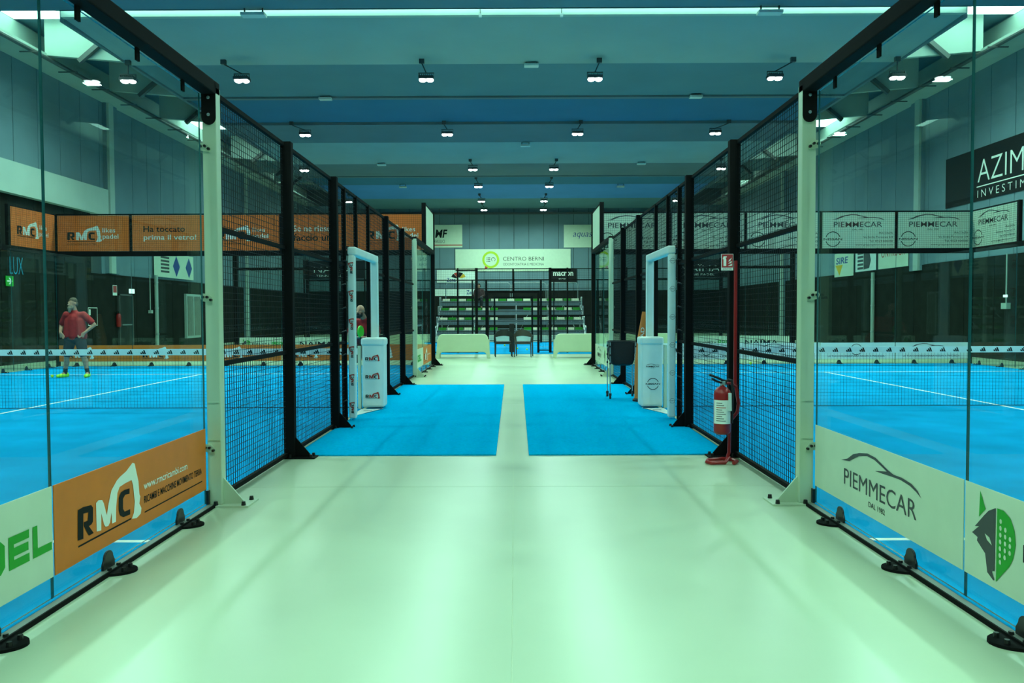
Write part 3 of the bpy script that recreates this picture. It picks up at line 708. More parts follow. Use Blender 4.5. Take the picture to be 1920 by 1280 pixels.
# ------------------------------------------------------------------ padded gate frames and net post boxes
def gate_pads(s):
    w = W[s]; X = lambda d: s*(w+d); ct = SIDE[s]
    fr = thing('padded_gate_frame', 'white padded gate frame by the net of the '+ct, 'gate frame', (X(0), 11.5, 0))
    def pad(a, b, c, d, z0, z1, name):
        return MB().box(X(a), X(b), c, d, z0, z1).build(name, 'pad_vinyl', fr, bevel=0.02)
    n = pad(-0.06, 0.03, 10.60, 10.72, 0.03, 2.14, 'upright_pad')
    pad(-0.085, 0.02, 12.22, 12.34, 0.9, 2.16, 'upright_pad')
    tp = pad(-0.085, 0.03, 10.60, 12.34, 2.14, 2.245, 'top_pad')
    MB().box(X(0.085), X(0.11), 10.585, 10.61, 0.05, 2.2).build('lacing_post', 'black_metal', fr)
    for i in range(7):
        z = 0.25+i*0.3
        MB().tube([(X(0.10), 10.59, z), (X(0.05), 10.588, z+0.02)], 0.012, 6).build('lace_knot', 'black_plastic', n)
    Pn = PL((X(0.03 if s < 0 else -0.06), 10.598, 0), (1, 0, 0))
    for i in range(6):
        if s < 0: logo_rmc(Pn, 0.078, 0.10+i*0.36, 0.15, n, m2='ink_red', under=False, k=0.004, rot=True)
        else: logo_ring(Pn, 0.045, 0.25+i*0.36, 0.033, n, 0.004)
    bx = thing('net_post_pad', ('tall white padded box with three small logos' if s < 0 else 'tall white padded box with car and ring logos')+' on blue mat', 'post pad', (X(-0.06), 11.95, 0.014))
    xa, xb = sorted((X(0.09), X(-0.225)))
    body = MB().box(xa, xb, 11.85, 12.18, 0.03, 1.0).build('pad', 'pad_vinyl', bx, bevel=0.03)
    MB().box(xa-0.012, xb+0.012, 11.838, 12.19, 0.92, 1.035).build('cap', 'pad_vinyl', bx, bevel=0.03)
    Pb = PL((xa, 11.848, 0), (1, 0, 0)); ww = xb-xa
    if s < 0:
        for z in (0.16, 0.44, 0.70): logo_rmc(Pb, 0.05, z, 0.21, body, m2='ink_red', k=0.003)
    else:
        logo_car(Pb, 0.07, 0.60, 0.19, body, k=0.003, bold=0.01); logo_ring(Pb, 0.17, 0.36, 0.085, body)
    fp = MB().prism([(0.09, 11.80), (-0.21, 11.80), (-0.21, 11.86), (0.09, 10.85)][::1], lambda a, b, k: (X(a), b, k), 0.0145, 0.018)
    o = fp.build('floor_sheet', 'pad_vinyl', own=True); tag(o, 'small white vinyl sheet lying by the net post of the '+ct, 'vinyl sheet')
    Ps = MB().box(X(0.02), X(-0.1), 11.55, 11.6, 0.018, 0.0188).build('sheet_print', 'ink_grey', o)
gate_pads(-1); gate_pads(1)

# orange tapered sleeve behind the right-hand box
o = thing('orange_sleeve', 'tapered orange padded sleeve with white letters behind padded box', 'sleeve', (1.96, 12.75, 0.014))
MB().tube([(1.96, 12.75, 0.04), (1.96, 12.75, 0.6), (1.985, 12.75, 1.0), (2.02, 12.75, 1.40)], [0.09, 0.085, 0.068, 0.03], 16).build('sleeve', 'cone_orange', o, True)
MB().lathe([(0.12, 0.0), (0.12, 0.03), (0.09, 0.05)], (1.96, 12.75, 0.014), 16).build('base', 'rubber', o)
text(PL((1.965, 12.66, 0.86), (0.05, 0, 1), (-1, 0, 0.05)), 'HEAD', 0, -0.03, 0.055, 0.30, 'ink_white', o, 0.004, 0.01)

# ------------------------------------------------------------------ ball cart
def ball_cart():
    c = Vector((1.74, 13.3, 0.014)); o = thing('ball_cart', 'black fabric ball basket cart on four thin wheeled legs', 'ball cart', c)
    def loop(hw, hd, z, sag=0.0, n=24):
        pts = []
        for k in range(n):
            t = 2*pi*k/n; e = 0.35
            x = hw*math.copysign(abs(cos(t))**e, cos(t)); y = hd*math.copysign(abs(sin(t))**e, sin(t))
            pts.append((c.x+x, c.y+y, c.z+z-sag*abs(sin(2*t))))
        return pts
    rings = [loop(0.205, 0.20, 0.92, 0.03), loop(0.20, 0.195, 0.80), loop(0.195, 0.19, 0.62), loop(0.17, 0.165, 0.55), loop(0.12, 0.12, 0.525)]
    mb = MB(); n = 24; vs = [p for r in rings for p in r]; fs = [[i*n+k, i*n+(k+1) % n, (i+1)*n+(k+1) % n, (i+1)*n+k] for i in range(4) for k in range(n)]
    fs.append([4*n+k for k in range(n)]); mb.add(vs, fs); mb.build('basket', 'cart_fabric', o, True)
    for sx in (-1, 1):
        for sy in (-1, 1):
            x, y = c.x+sx*0.205, c.y+sy*0.20
            l = MB().tube([(x, y, c.z+0.08), (x, y, c.z+0.90)], 0.009, 8).build('leg', 'steel', o)
            for z in (0.55, 0.68, 0.82): MB().tube([(x, y, c.z+z), (x, y, c.z+z+0.03)], 0.014, 8).build('strap_ring', 'rubber', l)
            MB().tube([(x-0.014, y, c.z+0.035), (x+0.014, y, c.z+0.035)], 0.035, 14).build('wheel', 'rubber', l)
            MB().box(x-0.02, x+0.02, y-0.02, y+0.02, c.z+0.05, c.z+0.09).build('fork', 'rubber', l)
    for sx in (-1, 1):
        MB().tube([(c.x+sx*0.2, c.y-0.19, c.z+0.9), (c.x+sx*0.24, c.y-0.2, c.z+0.80), (c.x+sx*0.24, c.y-0.2, c.z+0.66), (c.x+sx*0.2, c.y-0.19, c.z+0.58)], 0.008, 6).build('handle', 'rubber', o)
    MB().tube(loop(0.205, 0.20, 0.915)+loop(0.205, 0.20, 0.915)[:1], 0.008, 6).build('rim', 'rubber', o)
ball_cart()

# ------------------------------------------------------------------ fire extinguisher on its stand
def extinguisher():
    sx, sy = 2.02, 7.60
    st = thing('extinguisher_stand', 'red tubular extinguisher stand with pictogram sign at a black post', 'stand', (1.95, 7.55, 0))
    pts = [(2.05, 7.60, 1.86), (2.05, 7.60, 0.74), (2.06, 7.58, 0.66), (2.07, 7.55, 0.55), (2.06, 7.55, 0.47), (1.99, 7.55, 0.38), (1.985, 7.55, 0.10), (1.97, 7.55, 0.05)]
    MB().tube(pts, 0.016, 8).build('upright', 'red_metal', st, True)
    MB().tube([(1.985, 7.55, 0.05), (1.93, 7.47, 0.02), (1.80, 7.45, 0.02), (1.77, 7.50, 0.02), (1.80, 7.60, 0.02), (1.95, 7.66, 0.02), (2.03, 7.62, 0.02), (2.05, 7.52, 0.02), (2.0, 7.44, 0.02)], 0.017, 8).build('floor_loop', 'red_metal', st, True)
    MB().tube([(2.05, 7.58, 0.70), (2.0, 7.56, 0.735), (1.93, 7.55, 0.735)], 0.014, 8).build('hook_arm', 'red_metal', st, True)
    P = PL((1.91, 7.575, 1.77), (1, 0, 0))
    sg = MB().prism([(0, 0), (0.11, 0), (0.11, 0.15), (0, 0.15)], lambda a, b, k: P.p(a, b, k), 0, 0.004).build('sign', 'ink_white', st)
    polys(P, [[(0.004, 0.025), (0.106, 0.025), (0.106, 0.146), (0.004, 0.146)]], 'red_sign', sg, 'sign_field', 0.0055)
    polys(P, [[(0.02, 0.04), (0.045, 0.04), (0.045, 0.10), (0.038, 0.115), (0.05, 0.12), (0.05, 0.128), (0.02, 0.128), (0.012, 0.105), (0.02, 0.10)],
              [(0.06, 0.04), (0.095, 0.04), (0.10, 0.06), (0.085, 0.055)], [(0.06, 0.06), (0.09, 0.065), (0.098, 0.085), (0.08, 0.078)], [(0.062, 0.08), (0.08, 0.085), (0.095, 0.115), (0.075, 0.10)]], 'ink_white', sg, 'pictogram', 0.007)
    text(P, 'ESTINTORE', 0.055, 0.006, 0.014, 0.08, 'ink_black', sg, 0.0055, align='c')
    e = thing('fire_extinguisher', 'red fire extinguisher with white label hanging on red stand', 'fire extinguisher', (1.90, 7.47, 0.28))
    c = (1.90, 7.47, 0.28)
    MB().lathe([(0.05, 0.0), (0.07, 0.012), (0.077, 0.03), (0.077, 0.36), (0.07, 0.395), (0.045, 0.425), (0.022, 0.435), (0.022, 0.45)], c, 24).build('cylinder_body', 'red_metal', e, True)
    lb = MB(); n = 14
    vs = []; 
    for k in range(n+1):
        a = radians(180+10+k*9.5); vs += [(c[0]+0.0785*cos(a), c[1]+0.0785*sin(a), c[2]+0.10), (c[0]+0.0785*cos(a), c[1]+0.0785*sin(a), c[2]+0.315)]
    lb.add(vs, [[2*k, 2*k+2, 2*k+3, 2*k+1] for k in range(n)]); lab = lb.build('label', 'ink_white', e)
    for i in range(9):
        a0, a1 = 215, 280-(i % 3)*12
        vs = []
        for k in range(6):
            a = radians(a0+(a1-a0)*k/5); z = c[2]+0.125+i*0.02
            vs += [(c[0]+0.0792*cos(a), c[1]+0.0792*sin(a), z), (c[0]+0.0792*cos(a), c[1]+0.0792*sin(a), z+0.006)]
        MB().add(vs, [[2*k, 2*k+2, 2*k+3, 2*k+1] for k in range(5)]).build('label_text', 'ink_red' if i == 6 else 'ink_grey', lab)
    MB().box(c[0]-0.02, c[0]+0.025, c[1]-0.02, c[1]+0.02, c[2]+0.44, c[2]+0.485).build('valve', 'steel', e, bevel=0.004)
    MB().tube([(c[0]+0.03, c[1], c[2]+0.475), (c[0]-0.05, c[1]-0.03, c[2]+0.515), (c[0]-0.13, c[1]-0.05, c[2]+0.545)], 0.012, 6).tube([(c[0]+0.03, c[1], c[2]+0.455), (c[0]-0.06, c[1]-0.03, c[2]+0.485), (c[0]-0.11, c[1]-0.05, c[2]+0.51)], 0.010, 6).build('lever', 'black_plastic', e)
    MB().tube([(c[0]+0.02, c[1]+0.01, c[2]+0.46), (c[0]+0.05, c[1]-0.02, c[2]+0.50), (c[0]+0.085, c[1], c[2]+0.49), (c[0]+0.095, c[1], c[2]+0.40), (c[0]+0.088, c[1]-0.01, c[2]+0.2), (c[0]+0.086, c[1]-0.01, c[2]+0.1)], 0.011, 8).build('hose', 'rubber', e, True)
    MB().tube([(c[0]+0.05, c[1]-0.065, c[2]+0.38), (c[0]+0.052, c[1]-0.066, c[2]+0.22)], 0.02, 4).build('card', 'pad_vinyl', e)
extinguisher()

# ------------------------------------------------------------------ benches and chairs at the corridor end
def make_bench():
    r = thing('bench', 'x', 'bench'); w = 0.84
    def arcpts(cx, cy, rr, a0, a1, n=6): return [(cx+rr*cos(radians(a0+(a1-a0)*i/n)), cy+rr*sin(radians(a0+(a1-a0)*i/n))) for i in range(n+1)]
    outer = [(-w, 0.0), (-w+0.05, 0.56)]+arcpts(-w+0.22, 0.60, 0.15, 180, 90)+arcpts(w-0.22, 0.60, 0.15, 90, 0)+[(w-0.05, 0.56), (w, 0.0)]
    inner = [(w-0.11, 0.0)]+arcpts(w-0.22, 0.09, 0.10, 0, 90, 4)+arcpts(-w+0.22, 0.09, 0.10, 90, 180, 4)+[(-w+0.11, 0.0)]
    MB().prism(outer+inner, lambda a, b, k: (a, k+b*-0.06, b), 0.04, 0.10).build('backrest', 'bench_white', r, bevel=0.02)
    MB().box(-w+0.08, w-0.08, 0.06, 0.62, 0.36, 0.42).build('seat', 'bench_white', r, bevel=0.02)
    for s in (-1, 1):
        MB().prism([(0.06, 0), (0.14, 0), (0.2, 0.34), (0.52, 0.34), (0.58, 0), (0.66, 0), (0.64, 0.5), (0.55, 0.56), (0.03, 0.58)], lambda a, b, k: (s*k, a, b), w-0.10, w-0.04).build('side_panel', 'bench_white', r, bevel=0.015)
    return r
pb = make_bench()
for i, (x, y, lb) in enumerate(((-1.57, 25.25, 'white moulded bench seen from behind, just left of the two chairs'), (2.03, 25.2, 'white moulded bench seen from behind, just right of the two chairs'),
                                (-3.62, 25.2, 'white moulded bench partly hidden by the orange court corner, far left'), (4.1, 25.2, 'white moulded bench partly hidden by the white court corner, far right'))):
    o = pb if i == 0 else copy_tree(pb); o.location = (x, y, 0); o['label'] = lb; o['group'] = 'white benches at the corridor end'
def make_chair(m, lb, x, y, rz):
    r = thing('armchair', lb, 'chair', (0, 0, 0), 'plastic chairs')
    MB().box(-0.22, 0.22, 0.02, 0.46, 0.43, 0.46).build('seat', m, r, bevel=0.012)
    MB().box(-0.23, 0.23, -0.0, 0.03, 0.38, 0.43).build('rear_rail', m, r)
    # curved back band
    n = 16; vs = []
    for k in range(n+1):
        t = -1+2*k/n; x_ = 0.27*t; y_ = -0.10+0.16*t*t; zt = 0.82-0.15*abs(t)**2.5; zb = 0.63-0.05*abs(t)**2
        for dy in (0.0, 0.025): vs += [(x_, y_+dy, zb), (x_, y_+dy, zt)]
    fs = []
    for k in range(n):
        a = 4*k; b = a+4; fs += [[a, b, b+1, a+1], [a+2, a+3, b+3, b+2], [a+1, b+1, b+3, a+3], [a, a+2, b+2, b]]
    fs += [[0, 1, 3, 2], [4*n, 4*n+2, 4*n+3, 4*n+1]]
    MB().add(vs, fs).build('backrest', m, r, True)
    for s in (-1, 1):
        MB().tube([(s*0.27, 0.06, 0.65), (s*0.275, 0.25, 0.64), (s*0.27, 0.44, 0.62)], 0.018, 6).build('armrest', m, r)
        MB().tube([(s*0.25, -0.02, 0.0), (s*0.235, 0.02, 0.42), (s*0.265, 0.06, 0.66)], [0.017, 0.022, 0.02], 6).build('leg', m, r)
        MB().tube([(s*0.25, 0.49, 0.0), (s*0.245, 0.45, 0.42), (s*0.27, 0.43, 0.63)], [0.017, 0.022, 0.018], 6).build('leg', m, r)
    r.location = (x, y, 0); r.rotation_euler.z = rz; r.scale = (1.06, 1.06, 1.06)
make_chair('chair_black', 'black plastic armchair seen from behind at corridor end', -0.33, 26.05, 0.05)
make_chair('chair_brown', 'brown plastic armchair seen from behind at corridor end', 0.27, 25.95, -0.12)

# ------------------------------------------------------------------ third court across the end
YC, YD = 28.6, 38.5
cf = tag(thing('court_floor', 'blue turf of the court lying across the end', None, (0, 33.5, 0)), kind='structure')
MB().box(-9.7, 9.6, 27.75, 39.4, 0, 0.01).build('turf', 'turf', cf)
for x in (-6.95, 6.95): MB().box(x-0.025, x+0.025, YC, YD, 0.01, 0.0115).build('court_line', 'line_white', cf)
MB().box(-6.95, 6.95, 33.53, 33.58, 0.01, 0.0115).build('court_line', 'line_white', cf)
def cross_fence(y, lb, name):
    f = thing('mesh_fence', lb, 'fence', (0, y, 0))
    xs = [-5.85, -3.9, -1.95, -1.3, 1.25, 1.85, 3.9, 5.85]
    for x in xs:
        q = 0.045 if x in (-1.3, 1.25) else 0.028
        MB().box(x-q, x+q, y-q, y+q, 0.01, 2.95).build('post', 'black_metal', f)
    for a, b in zip(xs[:-1], xs[1:]):
        if a == -1.3: continue
        wire_panel(f, (a, y+0.02, 0.03), b-a, 2.88, -pi/2, pitch=0.06)
        for z in (0.02, 1.27, 2.52, 2.90): MB().box(a, b, y-0.015, y+0.015, z, z+0.03).build('rail', 'black_metal', f)
    wire_panel(f, (-1.3, y+0.02, 2.12), 2.55, 0.8, -pi/2, pitch=0.06)
    wire_panel(f, (0.86, y+0.02, 0.10), 0.39, 2.0, -pi/2, pitch=0.06)
    wire_panel(f, (-1.3, y+0.02, 0.10), 0.40, 2.0, -pi/2, pitch=0.06)
    for x in (-0.92, 0.84): MB().box(x-0.04, x+0.04, y-0.03, y+0.03, 0.01, 2.16).build('gate_post', 'black_metal', f)
    for a, b, z in ((-0.92, 0.84, 2.08), (-1.3, 1.25, 2.52), (-1.3, 1.25, 2.90), (0.86, 1.25, 0.08), (-1.3, -0.9, 0.08)):
        MB().box(a, b, y-0.02, y+0.02, z, z+(0.07 if z == 2.08 else 0.035)).build('rail', 'black_metal', f)
    MB().box(-0.06, -0.0, y-0.02, y+0.02, 2.12, 2.93).build('post', 'black_metal', f)
    for s in (-1, 1):
        g = thing('cross_glass_wall', 'end glass pane pair of the %s, %s side' % (name, 'left' if s < 0 else 'right'), 'glass wall', (s*7.8, y, 0))
        for a in (5.88, 7.76):
            xl = a if s > 0 else -a-1.86
            pane(g, PL((xl, y, 0), (1, 0, 0)), 1.86, 2.9)
        MB().box(s*5.9, s*9.6, y-0.03, y+0.03, 2.9, 2.99).build('top_beam', 'black_metal', g)
        MB().box(s*9.58, s*9.72, y-0.06, y+0.06, 0, 3.9).build('corner_post', 'black_metal', g)
cross_fence(YC, 'black mesh fence with gate opening directly behind the benches', 'near cross fence')
cross_fence(YD, 'black mesh fence with gate in front of the grandstand', 'far cross fence')
for x, w, kind in ((-9.55, 1.8, 0), (-7.7, 1.8, 1), (5.95, 1.75, 0), (7.75, 1.8, 1)):
    P = PL((x, YC-0.02, 0.14), (1, 0, 0))
    b = board(P, w, 0.43, 'board_white', 'glass_banner', ('white banner with green letters' if kind == 0 else 'white banner with black letters')+' on cross court glass, '+('left end' if x < 0 else 'right end'), 'banner')
    if kind == 0:
        if x < 0: wolf(P, b, 0.08, 0.04, 0.9)
        text(P, 'PIANETA', 0.45, 0.14, 0.10, 0.62, 'ink_black', b, 0.006); block_word('PADEL', 1.12, 0.13, 0.115, 0.15, 0.032, 0.018, 'ink_green', b, P)
    else:
        text(P, 'NA\u00cfMA', 0.25, 0.12, 0.2, 1.15, 'ink_black', b, 0.006, 0.01)
nt = thing('padel_net', 'far cross court net seen edge-on with a black padded post', 'net', (-0.05, 33.5, 0.01))
mb = MB()
for i in range(200): y = YC+0.2+i*0.048; mb.tube([(-0.09, y, 0.03), (-0.09, y, 0.80)], 0.002, 4, False)
for j in range(15): mb.tube([(-0.09, YC+0.2, 0.03+j*0.055), (-0.09, YD-0.2, 0.03+j*0.055)], 0.002, 4, False)
o = mb.build('netting', 'net_cord', nt); o['kind'] = 'stuff'
MB().box(-0.10, -0.08, YC+0.2, YD-0.2, 0.80, 0.88).build('band', 'net_band', nt)
MB().box(-0.17, 0.0, YC+0.12, YC+0.30, 0.02, 1.02).build('post_pad', 'black_plastic', nt, bevel=0.02)
for i, (x, y) in enumerate(((0.12, 31.3), (-0.40, 34.4), (0.47, 30.4))):
    o = MB().ball((x, y, 0.045), 0.033, 12, 8).build('padel_ball', 'ball', smooth=True, own=True)
    tag(o, 'yellow ball on the far blue turf, %s of three' % ('middle', 'leftmost', 'rightmost')[i], 'ball', 'loose balls')
o = MB().ball((6.2, 21.6, 0.047), 0.034, 12, 8).build('padel_ball', 'ball', smooth=True, own=True)
tag(o, 'yellow ball against the pale back banner', 'ball', 'loose balls')
o = MB().ball((-10.10, 17.95, 0.047), 0.034, 12, 8).build('padel_ball', 'ball', smooth=True, own=True)
tag(o, 'yellow ball beside the standing player\'s shoe', 'ball', 'loose balls')

# ------------------------------------------------------------------ grandstand
def grandstand():
    g = thing('grandstand', 'grey tubular grandstand with green and white seats behind cross court', 'grandstand', (-0.2, 41.3, 0))
    XA, XB = -3.75, 3.40
    def seat_mesh(m):
        mb = MB(); mb.box(-0.185, 0.185, -0.17, 0.17, 0.0, 0.03); mb.box(-0.185, 0.185, 0.12, 0.19, 0.03, 0.13)
        o = mb.build('seat', m, bevel=0.0); me = o.data; bpy.data.objects.remove(o); return me
    sg, sw = seat_mesh('seat_green'), seat_mesh('seat_white')
    rows = [(40.0, 0.58), (40.8, 1.07), (41.6, 1.55), (42.4, 2.02)]
    for ri, (y, z) in enumerate(rows):
        MB().box(XA, XB, y-0.2, y+0.2, z-0.06, z-0.02).build('seat_plank', 'deck_grey', g)
        MB().box(XA, XB, y-0.24, y-0.22, z-0.26, z-0.10).build('riser_board', 'deck_grey', g)
        MB().box(XA, XB, y-0.22, y-0.19, z-0.09, z-0.05).build('edge_strip', 'steel_dark', g)
        MB().box(XA, XB, y-0.62, y-0.22, z-0.47, z-0.44).build('foot_plank', 'deck_grey', g)
        n = 17
        for i in range(n):
            x = XA+0.25+i*0.415
            if ri < 3 and -0.78 < x < 0.32: continue
            link('seat', (sg, sw)[(i+ri) % 2], g, Vector((x, y, z-0.02))-g.location)
    MB().box(-0.75, 0.28, 39.45, 39.75, 0.0, 0.32).build('stair_step', 'deck_grey', g)
    MB().box(XA, XB, 39.3, 39.34, 0.02, 0.30).build('front_board', 'board_white', g)
    for x in (XA, -1.95, 0.1, 1.7, XB):
        MB().tube([(x, 39.5, 0), (x, 39.6, 0.35), (x, 42.6, 2.0), (x, 42.75, 2.0), (x, 42.75, 0)], 0.03, 6).build('support_frame', 'steel', g)
        MB().tube([(x, 42.75, 0.1), (x+0.9 if x < 3 else x-0.9, 42.75, 1.9)], 0.02, 6).build('brace', 'steel', g)
    for a, b in ((XA+0.2, -2.0), (-1.9, -0.2), (-0.1, 1.65), (1.75, XB-0.1)):
        MB().tube([(a, 42.8, 2.0), (a, 42.8, 2.85), (a+0.1, 42.8, 2.96), (b-0.1, 42.8, 2.96), (b, 42.8, 2.85), (b, 42.8, 2.0)], 0.025, 6).build('guard_rail', 'steel', g, True)
    for x in (XA-0.05, XB+0.05):
        for y, z in rows:
            MB().tube([(x, y-0.3, z-0.35), (x, y-0.3, z+0.1), (x, y-0.22, z+0.17), (x, y+0.35, z+0.17), (x, y+0.4, z+0.10), (x, y+0.4, z-0.3)], 0.03, 6).build('side_rail', 'steel', g, True)
grandstand()

# ------------------------------------------------------------------ wall banners and wall fittings
YW = YE-0.10
P = PL((-3.95, YW, 4.2), (1, 0, 0))
b = board(P, 7.75, 1.48, 'board_white', 'wall_banner', 'wide white banner with lime ring logo on the end wall', 'banner')
Q = PL((0, YW, 0), (1, 0, 0))
polys(Q, arc(-1.57, 4.97, 0.42, 0.57, 0, 360, 40), 'ink_lime', b, 'logo_ring', 0.006)
polys(Q, [[(-1.95, 4.55), (-1.75, 4.45), (-2.0, 4.28)]], 'ink_red', b, 'logo_tail', 0.007)
for i in range(3):
    polys(Q, [[(-1.85, 4.84+i*0.11), (-1.79, 4.84+i*0.11), (-1.79, 4.89+i*0.11), (-1.85, 4.89+i*0.11)], [(-1.76, 4.84+i*0.11), (-1.60, 4.84+i*0.11), (-1.60, 4.89+i*0.11), (-1.76, 4.89+i*0.11)]], 'ink_black', b, 'logo_list', 0.006)
polys(Q, arc(-1.40, 4.99, 0.11, 0.14, -60, 240, 14)+[[(-1.46, 5.10), (-1.34, 5.10), (-1.40, 5.06)]], 'ink_grey', b, 'logo_tooth', 0.006)
text(Q, 'CENTRO BERNI', -0.75, 4.90, 0.26, 2.75, 'ink_black', b, 0.006, -0.008); text(Q, 'ODONTOIATRIA E MEDICINA', -0.75, 4.58, 0.17, 2.75, 'ink_grey', b, 0.006, 0.0)
b = board(PL((-6.4, YW, 5.8), (1, 0, 0)), 2.93, 1.52, 'board_white', 'wall_banner', 'white banner with bold black initials and red line on the end wall', 'banner')
text(Q, 'MF', -5.3, 6.45, 0.55, 0.75, 'ink_black', b, 0.006, 0.03, shear=0.15); text(Q, 'TERMOIDRAULICI', -6.2, 6.10, 0.22, 1.55, 'ink_grey', b, 0.006)
polys(Q, [[(-6.4, 5.93), (-3.47, 5.93), (-3.47, 5.99), (-6.4, 5.99)]], 'ink_red', b, 'rule', 0.006)
b = board(PL((3.34, YW, 5.77), (1, 0, 0)), 2.9, 1.52, 'board_white', 'wall_banner', 'white banner with thin blue script lettering on the end wall', 'banner')
text(Q, 'aquas', 3.9, 6.35, 0.42, 1.25, 'ink_blue', b, 0.006, -0.005, shear=0.25)
b = board(PL((2.36, YW, 3.45), (1, 0, 0)), 1.85, 0.92, 'ink_black', 'wall_banner', 'black banner with pale lettering on the end wall', 'banner')
text(Q, 'macron', 2.62, 3.88, 0.26, 1.35, 'ink_white', b, 0.006, 0.025); text(Q, 'PADEL', 3.0, 3.60, 0.10, 0.5, 'ink_white', b, 0.006)
b = board(PL((-5.2, YW, 3.45), (1, 0, 0)), 2.6, 0.85, 'pad_vinyl', 'wall_banner', 'pale blue banner with dark fan logo on the end wall', 'banner')
fan = []
for k, (a0, a1) in enumerate(((15, 50), (52, 88), (92, 128), (130, 165))):
    pl = [(-3.75+0.14*cos(radians(a1)), 3.70+0.1*sin(radians(a1))), (-3.75+0.14*cos(radians(a0)), 3.70+0.1*sin(radians(a0)))]+[(-3.75+0.5*cos(radians(a0+(a1-a0)*i/4)), 3.72+0.42*sin(radians(a0+(a1-a0)*i/4))) for i in range(5)]
    polys(Q, [pl], ('ink_yellow', 'ink_black', 'ink_red', 'ink_black')[k], b, 'logo_fan', 0.006)
text(Q, 'Zena', -4.55, 3.50, 0.26, 0.62, 'ink_blue', b, 0.006, 0.02)
b = board(PL((-5.4, YW-0.02, 2.55), (1, 0, 0)), 2.9, 0.5, 'pad_vinyl', 'wall_banner', 'narrow pale blue strip banner low on the end wall', 'banner')
text(Q, 'Zena', -3.2, 2.65, 0.28, 0.55, 'ink_blue', b, 0.026, 0.02)
for s in (-1, 1):
    x = -9.9 if s < 0 else 7.3
    P = PL((x, YD+0.25, 3.02), (1, 0, 0))
    b = board(P, 2.9, 0.85, 'ink_black', 'hanging_banner', 'black banner with wide pale lettering beyond the %s' % SIDE[s], 'banner')
    text(P, 'NA\u00cfMA', 0.5, 0.30, 0.32, 1.85, 'ink_white', b, 0.006, -0.004); text(P, 'TENNIS PADEL', 0.6, 0.10, 0.09, 1.5, 'ink_white', b, 0.006, -0.004)
    for xx in (x+0.03, x+2.87): MB().box(xx-0.03, xx+0.03, YD+0.26, YD+0.32, 0, 3.9).build('post', 'black_metal', b)
# right wall
Q = PL((HX-0.02, 0, 0), (0, -1, 0))
b = board(PL((HX-0.02, 26.85, 4.70), (0, -1, 0)), 7.0, 1.58, 'ink_black', 'wall_banner', 'big black banner with thin pale capitals on the side wall', 'banner')
text(Q, 'AZIMUT', -25.0, 5.25, 0.66, 3.6, 'ink_white', b, 0.006, -0.012, split=True)
polys(Q, [[(-25.05, 5.11), (-21.4, 5.11), (-21.4, 5.14), (-25.05, 5.14)]], 'ink_white', b, 'rule', 0.006)
text(Q, 'I N V E S T I M E N T I', -25.0, 4.80, 0.22, 3.6, 'ink_white', b, 0.006, -0.01, split=True)
b = board(PL((HX-0.08, 35.9, 2.88), (0, -1, 0)), 2.0, 1.0, 'board_white', 'wall_banner', 'white banner with blue word over yellow wedge on side wall', 'banner')
Q = PL((HX-0.08, 0, 0), (0, -1, 0))
text(Q, 'SIRE', -35.75, 3.42, 0.28, 1.25, 'ink_blue', b, 0.006, 0.02, shear=0.2); polys(Q, [[(-35.8, 3.38), (-35.0, 3.38), (-35.35, 2.92)]], 'ink_yellow', b, 'logo_wedge', 0.006)
b = board(PL((HX-0.08, 33.7, 3.0), (0, -1, 0)), 1.9, 0.9, 'pad_vinyl', 'wall_banner', 'pale banner with dark ribbed tyre drawing on side wall', 'banner')
for i in range(5): polys(Q, [[(-33.5, 3.08+i*0.15), (-32.95, 3.08+i*0.15), (-32.95, 3.17+i*0.15), (-33.5, 3.17+i*0.15)]], 'ink_grey', b, 'tyre_rib', 0.006)
polys(Q, [[(-32.92, 3.06), (-32.4, 3.1), (-32.25, 3.4), (-32.4, 3.75), (-32.92, 3.8)]], 'ink_grey', b, 'tyre_wall', 0.006)
b = board(PL((HX-0.08, 31.6, 3.0), (0, -1, 0)), 2.4, 0.9, 'board_white', 'wall_banner', 'white banner with narrow dark red lettering on side wall', 'banner')
text(Q, 'ONTRUCK', -31.35, 3.42, 0.32, 1.9, 'ink_red', b, 0.006, 0.0)
# left wall
Q = PL((-HX+0.08, 0, 0), (0, 1, 0))
b = board(PL((-HX+0.08, 31.9, 2.86), (0, 1, 0)), 3.9, 1.0, 'board_white', 'wall_banner', 'white banner with tyre and two blue diamond logos on the side wall', 'banner')
for i in range(5): polys(Q, [[(32.5, 3.05+i*0.14), (33.3, 3.05+i*0.14), (33.3, 3.13+i*0.14), (32.5, 3.13+i*0.14)]], 'ink_grey', b, 'tyre_rib', 0.006)
for y in (33.65, 34.95): polys(Q, [[(y, 3.35), (y+0.35, 2.92), (y+0.7, 3.35), (y+0.35, 3.78)]], 'ink_blue', b, 'diamond', 0.007)
dr = thing('door_1', 'dark emergency door in the left side wall', None, (-HX+0.06, 29.45, 0)); dr['kind'] = 'structure'
MB().box(-HX+0.05, -HX+0.11, 29.0, 29.95, 0, 2.05).build('door_leaf', 'black_plastic', dr)
MB().box(-HX+0.11, -HX+0.16, 29.1, 29.85, 1.0, 1.04).build('push_bar', 'steel', dr)
MB().box(-HX+0.05, -HX+0.13, 28.94, 29.0, 0, 2.11).box(-HX+0.05, -HX+0.13, 29.95, 30.01, 0, 2.11).box(-HX+0.05, -HX+0.13, 28.94, 30.01, 2.05, 2.11).build('door_frame', 'steel_dark', dr)
o = thing('exit_lamp', 'small glowing exit lamp hanging by the emergency door', 'exit lamp', (-HX+0.3, 29.6, 2.15))
MB().box(-HX+0.22, -HX+0.30, 29.48, 29.75, 2.14, 2.30).build('lit_panel', 'sign_glow', o); MB().tube([(-HX+0.26, 29.6, 2.3), (-HX+0.26, 29.6, 3.6)], 0.012, 6).build('stem', 'steel', o)
